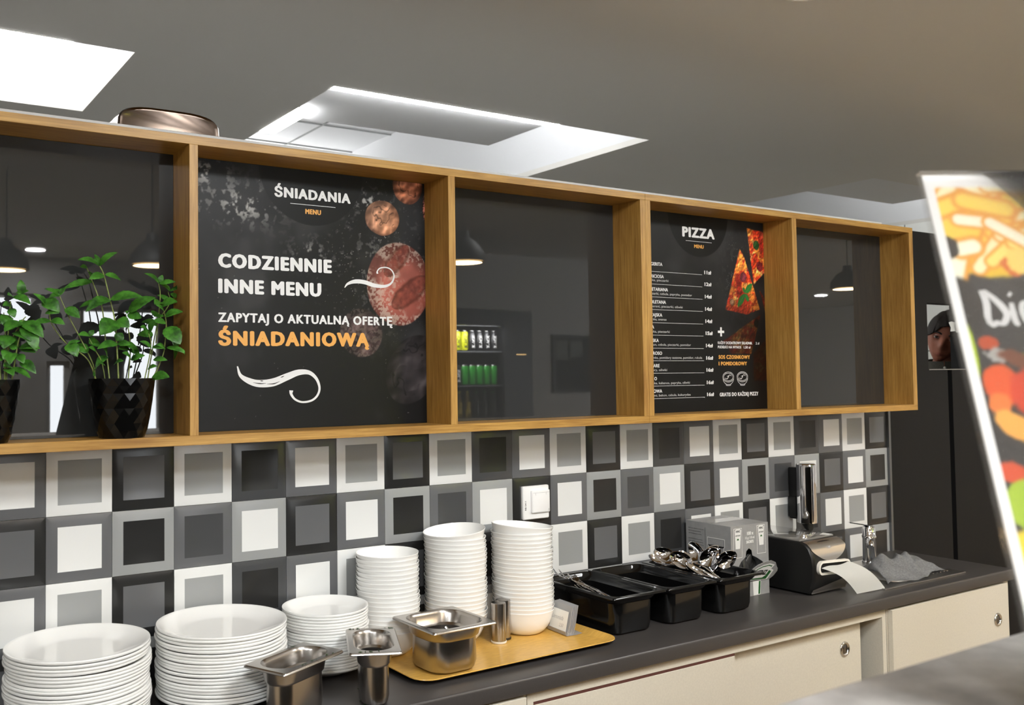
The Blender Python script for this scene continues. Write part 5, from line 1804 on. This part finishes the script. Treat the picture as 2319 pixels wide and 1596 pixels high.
# local frame: x to the person's left (viewer's right), -y forward, z up; origin on the floor
HX, HZ = .015, 1.7430
per = thing('person', 'dark-haired person in a dark buttoned shirt leaning into the wall hatch', 'person', (HC.x, HC.y, 0), (0, 0, yaw))
J = [(0.02, .03, .95), (0.01, .03, 1.12), (-.01, .03, 1.28), (-.02, .03, 1.47), (-.02, .025, 1.565), (-.010, .015, 1.625), (.0, .008, 1.675),
     (.165, .04, 1.535), (.215, .05, 1.24), (.225, -.02, .98), (-.195, .04, 1.515), (-.245, .05, 1.22), (-.255, -.02, .96),
     (.11, .03, .90), (.12, .02, .50), (.12, .05, .09), (.13, -.10, .04), (-.08, .03, .90), (-.09, .02, .50), (-.09, .05, .09), (-.10, -.10, .04)]
B = [(0, 1), (1, 2), (2, 3), (3, 4), (4, 5), (5, 6), (3, 7), (7, 8), (8, 9), (3, 10), (10, 11), (11, 12), (0, 13), (13, 14), (14, 15), (15, 16), (0, 17), (17, 18), (18, 19), (19, 20)]
R_ = [(.155, .11), (.145, .105), (.155, .11), (.120, .085), (.055, .055), (.048, .050), (.048, .050), .062, .046, .030, .062, .046, .030, (.085, .085), .058, .042, .036, (.085, .085), .058, .042, .036]
bme = skin_mesh('body', J, B, R_)
bm = bmesh.new()
bm.from_mesh(bme)
bpy.data.meshes.remove(bme)
for s, wx in ((1, .225), (-1, -.255)):          # palms and fingers hanging relaxed
    wz = .98 if s == 1 else .96
    jj = [(wx, -.02, wz), (wx, -.025, wz - .055)]
    bb = [(0, 1)]
    rr_ = [(.026, .016), (.034, .013)]
    for q in range(4):
        b0 = len(jj)
        fx = -.030 + .020 * q
        ln = (.060, .072, .068, .052)[q]
        jj += [(wx + .002 * s, -.025 + fx, wz - .085), (wx - .004 * s, -.028 + fx, wz - .085 - ln * .55), (wx - .016 * s, -.026 + fx, wz - .085 - ln)]
        bb += [(1, b0), (b0, b0 + 1), (b0 + 1, b0 + 2)]
        rr_ += [.0095, .0085, .007]
    b0 = len(jj)
    jj += [(wx - .010 * s, -.062, wz - .060), (wx - .018 * s, -.075, wz - .095)]
    bb += [(1, b0), (b0, b0 + 1)]
    rr_ += [.0105, .008]
    hm = skin_mesh('hand', jj, bb, rr_, 1)
    bm.from_mesh(hm)
    bpy.data.meshes.remove(hm)
HM = Matrix.Translation((0, 0, HZ)) @ Matrix.Scale(1.03, 4) @ Euler((math.radians(4), math.radians(17), math.radians(-6))).to_matrix().to_4x4()
hb = head_bm()
bmesh.ops.transform(hb, matrix=HM, verts=hb.verts)
tmp = bpy.data.meshes.new('head')
hb.to_mesh(tmp)
hb.free()
bm.from_mesh(tmp)
finish('body', bm, 'skin', per, 180)
# eyes, brows, lips, hair
def on_head(bm):
    bmesh.ops.transform(bm, matrix=HM, verts=bm.verts)
    return bm
for s in (-1, 1):
    e = bmesh.new()
    r = bmesh.ops.create_uvsphere(e, u_segments=16, v_segments=12, radius=.0125)
    bmesh.ops.translate(e, verts=e.verts, vec=(s * .0315, -.0705, .002))
    ey = finish('eye', on_head(e), 'eye_w', per, 180)
    e = bmesh.new()
    r = bmesh.ops.create_uvsphere(e, u_segments=14, v_segments=10, radius=.0070)
    bmesh.ops.translate(e, verts=e.verts, vec=(s * .0312 - .001, -.0782, .002))
    finish('iris', on_head(e), 'eye_d', ey, 180)
    e = bmesh.new()
    tube(e, catmull([(s * .014, -.0885, .0180), (s * .030, -.0875, .0235), (s * .048, -.0755, .0195)], 5), [.0030, .0036, .004, .004, .004, .004, .0038, .0034, .003, .0024, .0015][:11], 8)
    finish('eyebrow', on_head(e), 'hair', per, 60)
    for zz, rad in ((.0080, .0022), (-.0070, .0016)):
        e = bmesh.new()
        tube(e, catmull([(s * .0175, -.0795, zz * .3), (s * .031, -.0838, zz), (s * .0455, -.0745, zz * .3)], 5), rad, 8)
        finish('eyelid', on_head(e), 'skin', per, 60)
e = bmesh.new()
LZ = -.0135
tube(e, catmull([(-.024, -.0700, -.0545 + LZ), (-.010, -.0830, -.0500 + LZ), (0, -.0840, -.0520 + LZ), (.010, -.0830, -.0500 + LZ), (.024, -.0700, -.0545 + LZ)], 4), [.0012, .003, .0038, .004, .0042, .0042, .004, .0042, .004, .0042, .0042, .004, .0038, .0036, .003, .002, .0012], 8)
tube(e, catmull([(-.021, -.0705, -.0565 + LZ), (0, -.0835, -.0605 + LZ), (.021, -.0705, -.0565 + LZ)], 6), [.0012, .0025, .0035, .0042, .0045, .0048, .0050, .0048, .0045, .0042, .0035, .0025, .0012], 8)
finish('lips', on_head(e), 'lips', per, 60)
hr = head_bm(120, 170)
dl = []
for v in hr.verts:
    x_, y_, z_ = v.co
    front = max(0.0, min(1.0, (.015 - y_) / .05))
    side_ = max(0.0, min(1.0, (abs(x_) - .022) / .050))
    line = -.015 + front * (.064 + .010 * math.sin(x_ * 45 + .6)) - front * side_ * .050
    if z_ < line - .0016:
        dl.append(v)
    elif z_ < line + .0016:
        v.co.z = line
bmesh.ops.delete(hr, geom=dl, context='VERTS')
for v in hr.verts:
    n = Vector(v.co).normalized()
    k = .007 + .011 * max(0, n.z)
    v.co = v.co + n * (k + .0012 * math.sin(v.co.x * 260 + v.co.y * 120))
bmesh.ops.solidify(hr, geom=hr.faces[:], thickness=.006)
finish('hair', on_head(hr), 'hair', per, 60)
shm = skin_mesh('shirt', [J[i] for i in (0, 1, 2, 3, 4)] + [J[7], (.20, .048, 1.36), J[10], (-.232, .048, 1.34)] + [(-.016, .022, 1.600)],
                [(0, 1), (1, 2), (2, 3), (3, 4), (3, 5), (5, 6), (3, 7), (7, 8), (4, 9)],
                [(.175, .125), (.168, .122), (.175, .125), (.155, .112), (.086, .084), .082, .068, .082, .068, (.070, .070)])
bm = bmesh.new()
bm.from_mesh(shm)
bpy.data.meshes.remove(shm)
finish('shirt', bm, 'shirt', per, 180)
bm = bmesh.new()
rows = []
for k in range(25):
    a = -PI / 2 + .03 + (2 * PI - .06) * k / 24
    c, s = math.cos(a), math.sin(a)
    rows.append([(-.012 + .066 * c, .010 + .066 * s, 1.600 + .006 * s), (-.012 + .071 * c, .010 + .072 * s, 1.638 + .008 * s), (-.012 + .075 * c, .010 + .076 * s, 1.637 + .008 * s), (-.012 + .090 * c, .010 + .092 * s, 1.597 + .006 * s)])
loft(bm, rows, True, True, closed=True)
bmesh.ops.recalc_face_normals(bm, faces=bm.faces)
finish('collar', bm, 'shirt', per, 50)
bm = bmesh.new()
for zz in (1.600, 1.53):
    r = bmesh.ops.create_uvsphere(bm, u_segments=10, v_segments=8, radius=.006)
    bmesh.ops.transform(bm, matrix=Matrix.Translation((-.012, -.082 - (1.600 - zz) * .35, zz)) @ Matrix.Diagonal((1, .5, 1, 1)), verts=r['verts'])
finish('buttons', bm, 'trimw', per, 60)
lg = skin_mesh('trousers', [J[0]] + [J[i] for i in (13, 14, 15, 17, 18, 19)], [(0, 1), (1, 2), (2, 3), (0, 4), (4, 5), (5, 6)], [(.168, .122), (.098, .098), .074, .060, (.098, .098), .074, .060])
bm = bmesh.new()
bm.from_mesh(lg)
bpy.data.meshes.remove(lg)
finish('trousers', bm, 'trousers', per, 180)
# strip of clear tape stuck in the hatch
bm = bmesh.new()
q = [(3.548, 1.785), (3.575, 1.790), (3.640, 1.782), (3.640, 1.752), (3.560, 1.748), (3.570, 1.764)]
loft(bm, [[(x, .006 + .004 * math.sin(x * 90 + z * 140), z) for x, z in q], [(x, .0068 + .004 * math.sin(x * 90 + z * 140), z) for x, z in q]])
bmesh.ops.recalc_face_normals(bm, faces=bm.faces)
bx(bm, 3.60, 3.6595, .004, .0046, 1.745, 1.795)
tag(finish('tape_scrap', bm, M('clear tape scrap', (200, 205, 205), .15, coat=.5), None, 0), 'crumpled scrap of clear tape in the wall hatch', 'tape')

# ------------------------------------------------------------------ near counter and table sign
sc_ = thing('serving_counter', 'blurred grey metal serving counter in the near foreground', 'counter', (.9, -2.0, 0))
wpart('counter_top', box(-.9, 2.6, -2.5, -1.633, 1.318, 1.345, bev=.006, seg=3), M('grey steel top', (176, 174, 172), .38, .7, var=(7, .25), rvar=(9, .3, .5)), sc_, 30)
wpart('counter_body', box(-.88, 2.58, -2.10, -1.66, .10, 1.3175), 'dark', sc_, 0)
wpart('plinth', box(-.85, 2.55, -2.06, -1.70, 0, .0995), 'blackmat', sc_, 0)
SO = Vector((0.3408, -1.7441, 1.4067))
SU = Vector((0.172084, 0.270767, 0.947139))
SH = Vector((0.859745, -0.510724, 0))
SN = SH.cross(SU).normalized()
if SN.dot(-FW) < 0:
    SN = -SN
def sp(u, v, d=0.0):
    return SO + SH * u + SU * v + SN * d
VB = (1.3465 - SO.z) / SU.z
sgn = thing('table_sign', 'blurred acrylic table sign with a food poster, right foreground', 'table sign', sp(.13, VB))
SW_, STOP = .262, .3678
def spart(name, bm, m, sm=30):
    return finish(name, bm, m, sgn, sm, loc=-Vector(sgn.location))
bm = bmesh.new()
for d0, d1 in ((.0012, .0032), (-.0032, -.0012)):
    q = [(0, VB), (SW_, VB), (SW_, STOP), (0, STOP)]
    loft(bm, [[sp(u, v, d0) for u, v in q], [sp(u, v, d1) for u, v in q]])
bmesh.ops.recalc_face_normals(bm, faces=bm.faces)
spart('acrylic_sleeve', bm, 'sleeve', 0)
bm = bmesh.new()
bk = SU.cross(SH)
f0 = sp(0, VB)
dirb = Vector((SU.x, SU.y, 0)).normalized() * -1
loft(bm, [[f0 + Vector((0, 0, -.0010)), f0 + SH * SW_ + Vector((0, 0, -.0010)), f0 + SH * SW_ + dirb * .07 + Vector((0, 0, -.0010)), f0 + dirb * .07 + Vector((0, 0, -.0010))],
          [f0 + Vector((0, 0, .0018)), f0 + SH * SW_ + Vector((0, 0, .0018)), f0 + SH * SW_ + dirb * .07 + Vector((0, 0, .0018)), f0 + dirb * .07 + Vector((0, 0, .0018))]])
bmesh.ops.recalc_face_normals(bm, faces=bm.faces)
spart('acrylic_foot', bm, 'sleeve', 0)
nu, nv = 220, 300
u0, u1, v0, v1 = .0030, SW_ - .003, VB + .004, .3655
U, V = np.meshgrid(np.linspace(u0, u1, nu), np.linspace(v0, v1, nv))
img = np.zeros((nv, nu, 3)) + np.array([44, 44, 46])
img += (fbm(U, V, .05, 900) * 24)[..., None]
def blob(cu, cv, ru, rv, col, seed, rough=.5, ang=0.0):
    global img
    c, s = math.cos(ang), math.sin(ang)
    a = ((U - cu) * c + (V - cv) * s) / ru
    b = (-(U - cu) * s + (V - cv) * c) / rv
    d = np.hypot(a, b) * (1 + rough * (fbm(U, V, max(ru, rv) * .5, seed) - .5))
    img = mixc(img, 1 - sstep(.85, 1.05, d), col)
def noodle(pts, wd, col, edge, seed):
    global img
    for (a, b) in zip(pts, pts[1:]):
        dx, dv = b[0] - a[0], b[1] - a[1]
        L2 = dx * dx + dv * dv
        t = np.clip(((U - a[0]) * dx + (V - a[1]) * dv) / L2, 0, 1)
        d = np.hypot(U - a[0] - t * dx, V - a[1] - t * dv)
        img = mixc(img, 1 - sstep(wd * .9, wd * 1.3, d), edge)
        img = mixc(img, 1 - sstep(wd * .5, wd * .9, d), col)
blob(.075, .335, .072, .052, (246, 206, 70), 910, .35)
blob(.030, .325, .026, .040, (250, 214, 84), 911, .4)
blob(.045, .290, .040, .020, (240, 200, 60), 912, .6)
rs = random.Random(8)
for k in range(20):
    a0 = rs.uniform(-.7, 1.1)
    cu, cv_2 = rs.uniform(.012, .14), rs.uniform(.285, .362)
    L = rs.uniform(.020, .045)
    c1_ = rs.choice([(255, 232, 130), (255, 246, 200), (255, 222, 96), (255, 250, 226)])
    noodle([(cu - L * math.cos(a0), cv_2 - L * math.sin(a0)), (cu, cv_2 + .010), (cu + L * math.cos(a0), cv_2 + L * math.sin(a0) * .6)], rs.uniform(.006, .0105), c1_, (240, 164, 60), k)
blob(.0115, .298, .008, .011, (52, 48, 48), 930, .4)
blob(.012, .2455, .016, .026, (52, 50, 50), 931, .3)
blob(.100, .343, .012, .018, (40, 42, 40), 933, .4)
blob(.060, .281, .010, .009, (222, 116, 52), 934)
blob(.066, .285, .011, .012, (250, 220, 120), 935)
blob(.0075, .2090, .0065, .028, (180, 204, 40), 940, .2)
blob(.024, .214, .008, .006, (190, 76, 40), 941)
blob(.030, .204, .010, .006, (170, 168, 164), 942, 1.0)
blob(.050, .198, .024, .008, (120, 70, 50), 943, .8, -.3)
blob(.070, .205, .020, .003, (70, 120, 40), 944)
blob(.027, .180, .015, .017, (226, 92, 40), 950, .3)
blob(.052, .172, .022, .022, (214, 70, 40), 951, .4)
blob(.022, .164, .009, .010, (238, 130, 60), 952)
blob(.030, .146, .018, .010, (242, 176, 84), 953, .4, -.6)
blob(.060, .155, .010, .012, (244, 180, 70), 954)
blob(.085, .180, .03, .02, (206, 80, 40), 955, .6)
blob(.018, .110, .014, .008, (214, 84, 50), 960)
blob(.060, .110, .022, .020, (176, 200, 50), 961, .6)
blob(.022, .088, .016, .018, (168, 196, 60), 962, .6)
blob(.052, .078, .020, .006, (190, 70, 40), 963, .6)
blob(.030, .048, .026, .024, (236, 210, 60), 964, .5)
blob(.075, .05, .03, .03, (196, 200, 60), 965, .7)
for k in range(50):
    cu, cv_2 = rs.uniform(.10, .25), rs.uniform(.0, .35)
    blob(cu, cv_2, rs.uniform(.01, .025), rs.uniform(.008, .02), rs.choice([(240, 200, 70), (214, 84, 50), (176, 200, 50), (60, 50, 46), (236, 150, 70)]), 1000 + k, .5)
bd = np.minimum.reduce([U - .0105, (SW_ - .0105) - U, .3540 - V, V - (VB + .012)])
img = mixc(img, 1 - sstep(-.0004, .0004, bd), (246, 246, 246))
ps = sheet('printed_sheet', nu, nv, lambda a, b: sp(u0 + (u1 - u0) * a, v0 + (v1 - v0) * b, .0006), img, printed('food print', .5), sgn)
ps.location = -Vector(sgn.location)
bm = bmesh.new()
q = [(u0, v0), (u1, v0), (u1, v1), (u0, v1)]
loft(bm, [[sp(u, v, -.0008) for u, v in q], [sp(u, v, .0002) for u, v in q]])
bmesh.ops.recalc_face_normals(bm, faces=bm.faces)
spart('paper_backing', bm, 'paper', 0)
bm = bmesh.new()
def stroke(pts, wds):
    P = catmull([(u, 0, v) for u, v in pts], 6)
    n = len(P)
    rows = []
    for i, p in enumerate(P):
        t = (P[min(i + 1, n - 1)] - P[max(i - 1, 0)]).normalized()
        nn = Vector((-t.z, 0, t.x))
        k = i / (n - 1) * (len(wds) - 1)
        a = int(min(k, len(wds) - 2))
        wd = wds[a] + (wds[a + 1] - wds[a]) * (k - a)
        rows.append((bm.verts.new(sp(p.x + nn.x * wd / 2, p.z + nn.z * wd / 2, .0010)), bm.verts.new(sp(p.x - nn.x * wd / 2, p.z - nn.z * wd / 2, .0010))))
    for a, b in zip(rows, rows[1:]):
        bm.faces.new((a[0], a[1], b[1], b[0]))
stroke([(.0285, .2590), (.0300, .2480), (.0285, .2360), (.0295, .2310)], [.0050, .0058, .0055, .004])
stroke([(.0300, .2585), (.0365, .2520), (.0425, .2435), (.0440, .2370), (.0405, .2310), (.0370, .2295)], [.0035, .005, .006, .0055, .005, .003])
stroke([(.0270, .2325), (.0310, .2292), (.0350, .2310), (.0375, .2292)], [.003, .0045, .004, .003])
stroke([(.0500, .2480), (.0495, .2400), (.0500, .2310), (.0525, .2292)], [.0035, .0052, .005, .003])
stroke([(.0495, .2560), (.0515, .2545)], [.0045, .0040])
stroke([(.0590, .2390), (.0640, .2420), (.0625, .2475), (.0585, .2465), (.0570, .2390), (.0590, .2310), (.0640, .2310)], [.003, .003, .004, .0045, .005, .0045, .002])
spart('lettering', bm, 'poster_white', 0)

# ------------------------------------------------------------------ customer side things mirrored in the glass
fr = thing('drinks_fridge', 'black glass-front drinks fridge mirrored in the glass', 'fridge', (3.95, -4.46, 0))
FX0, FX1, FY = 3.27, 4.345, -4.115
bm = bmesh.new()
bx(bm, FX0 - .06, FX0, -4.80, FY, 0, 2.12)
bx(bm, FX1, FX1 + .30, -4.80, FY, 0, 2.12)
bx(bm, FX0, FX1, -4.80, FY + .09, 1.992, 2.12)
bx(bm, FX0, FX1, -4.80, FY, 0, .30)
wpart('cabinet', bm, 'fridge', fr, 0)
wpart('lining', box(FX0, FX1, -4.80, -4.74, .30, 1.992), 'fridgein', fr, 0)
SZ = [1.785, 1.505, 1.235, .95, .65]
for z in SZ:
    sh_ = wpart('shelf', box(FX0, FX1, -4.74, FY - .03, z - .012, z), 'fridgein', fr, 0)
    finish('price_rail', box(FX0, FX1, FY - .030, FY - .016, z - .055, z - .004), 'strip', sh_, 0, loc=-Vector(fr.location))
lm = wpart('light_strip', box(FX0 + .02, FX1 - .02, FY - .030, FY - .015, 1.988, 1.9925), 'fridgein', fr, 0)
area(fr, Vector(((FX0 + FX1) / 2, FY + .060, 1.985)) - Vector(fr.location), 1.0, 80.0, (1, 1, 1), 'RECTANGLE', .03, rot=(math.radians(-18), 0, 0))
wpart('display_lamp', box(4.475, 4.575, FY, FY + .004, 1.752, 1.760), 'warm', fr, 0)
def can(kind, top):
    t = thing('drink_can', '', 'drink can')
    bm = bmesh.new()
    lathe(bm, [(0, .0), (.024, .0), (.0325, .008), (.033, .014), (.033, .150), (.026, .1605), (0, .1605)], 24)
    body = finish('can_body', bm, kind, t, 40)
    bm = bmesh.new()
    lathe(bm, [(.0325, .148), (.0262, .1615), (.025, .1680), (.0238, .1668), (0, .1660)], 24)
    finish('can_lid', bm, top, t, 40)
    if kind != 'can_g':
        b2 = bmesh.new()
        def wrap(x, y, z):
            a = (z - .0125) / .033
            return (.0334 * math.sin(-a), .0334 * math.cos(-a), .025 + x)
        write(b2, 'BLACK', 0, 0, .025, width=.105, bold=.09, f=wrap)
        finish('lettering', b2, 'ink' if kind == 'can_y' else 'white_ink', t, 0)
    return t
def bottle(kind, cap):
    t = thing('drink_bottle', '', 'drink bottle')
    bm = bmesh.new()
    lathe(bm, [(0, 0), (.028, 0), (.032, .006), (.032, .06), (.029, .08), (.032, .10), (.032, .13), (.022, .165), (.0125, .19), (.0125, .205), (0, .205)], 24)
    finish('bottle_body', bm, kind, t, 40)
    bm = bmesh.new()
    lathe(bm, [(0, .204), (.0145, .204), (.0145, .222), (0, .223)], 20)
    finish('bottle_cap', bm, cap, t, 40)
    return t
protos = {}
def put(key, make, x, z, label, group):
    if key not in protos:
        protos[key] = q = make()
        q.location = (x, FY - .085, z + .0005)
        q['label'] = label
        q['group'] = group
    else:
        dup(protos[key], (x, FY - .085, z + .0005), (0, 0, 0), label, group)
kx = [3.33 + .0742 * k for k in range(14)]
for k, x in enumerate(kx):
    w_ = ORD[k] if k else 'first'
    put('y' if k < 10 else 'k', (lambda: can('can_y', 'can_s')) if k < 10 else (lambda: can('can_k', 'can_s')), x, SZ[0], '%s %s can on the top fridge shelf, counted from its left end' % (w_, 'yellow' if k < 10 else 'black'), 'cans on the top fridge shelf')
    put('r' if k < 9 else 'g', (lambda: can('can_k', 'can_k')) if k < 9 else (lambda: can('can_g', 'can_s')), x, SZ[1], '%s %s can on the second fridge shelf, counted from its left end' % (w_, 'dark' if k < 9 else 'green'), 'cans on the second fridge shelf')
for k, x in enumerate([3.34 + .0855 * k for k in range(12)]):
    w_ = ORD[k] if k else 'first'
    put('a' if k < 9 else 'b', (lambda: bottle('amber', 'can_y')) if k < 9 else (lambda: bottle('darkb', 'can_g')), x, SZ[2], '%s %s bottle on the third fridge shelf, counted from its left end' % (w_, 'yellow' if k < 9 else 'green capped'), 'bottles on the third fridge shelf')

nb = thing('notice_board', 'dark framed notice board mirrored low in the glass between the menus', 'notice board', (5.70, -5.1, 1.40))
bm = bmesh.new()
for a in ((0, .03, 0, .58), (.55, .58, 0, .58), (.03, .55, 0, .03), (.03, .55, .55, .58)):
    bx(bm, a[0], a[1], .001, .03, a[2], a[3])
finish('frame', bm, 'blackmat', nb, 0)
finish('board', box(.03, .55, .001, .012, .03, .55), 'dark', nb, 0)
finish('pinned_sheet', box(.06, .20, .0125, .0135, .33, .53), 'meal', nb, 0)
finish('pinned_sheet', box(.24, .40, .0125, .0135, .36, .53), 'meal', nb, 0)
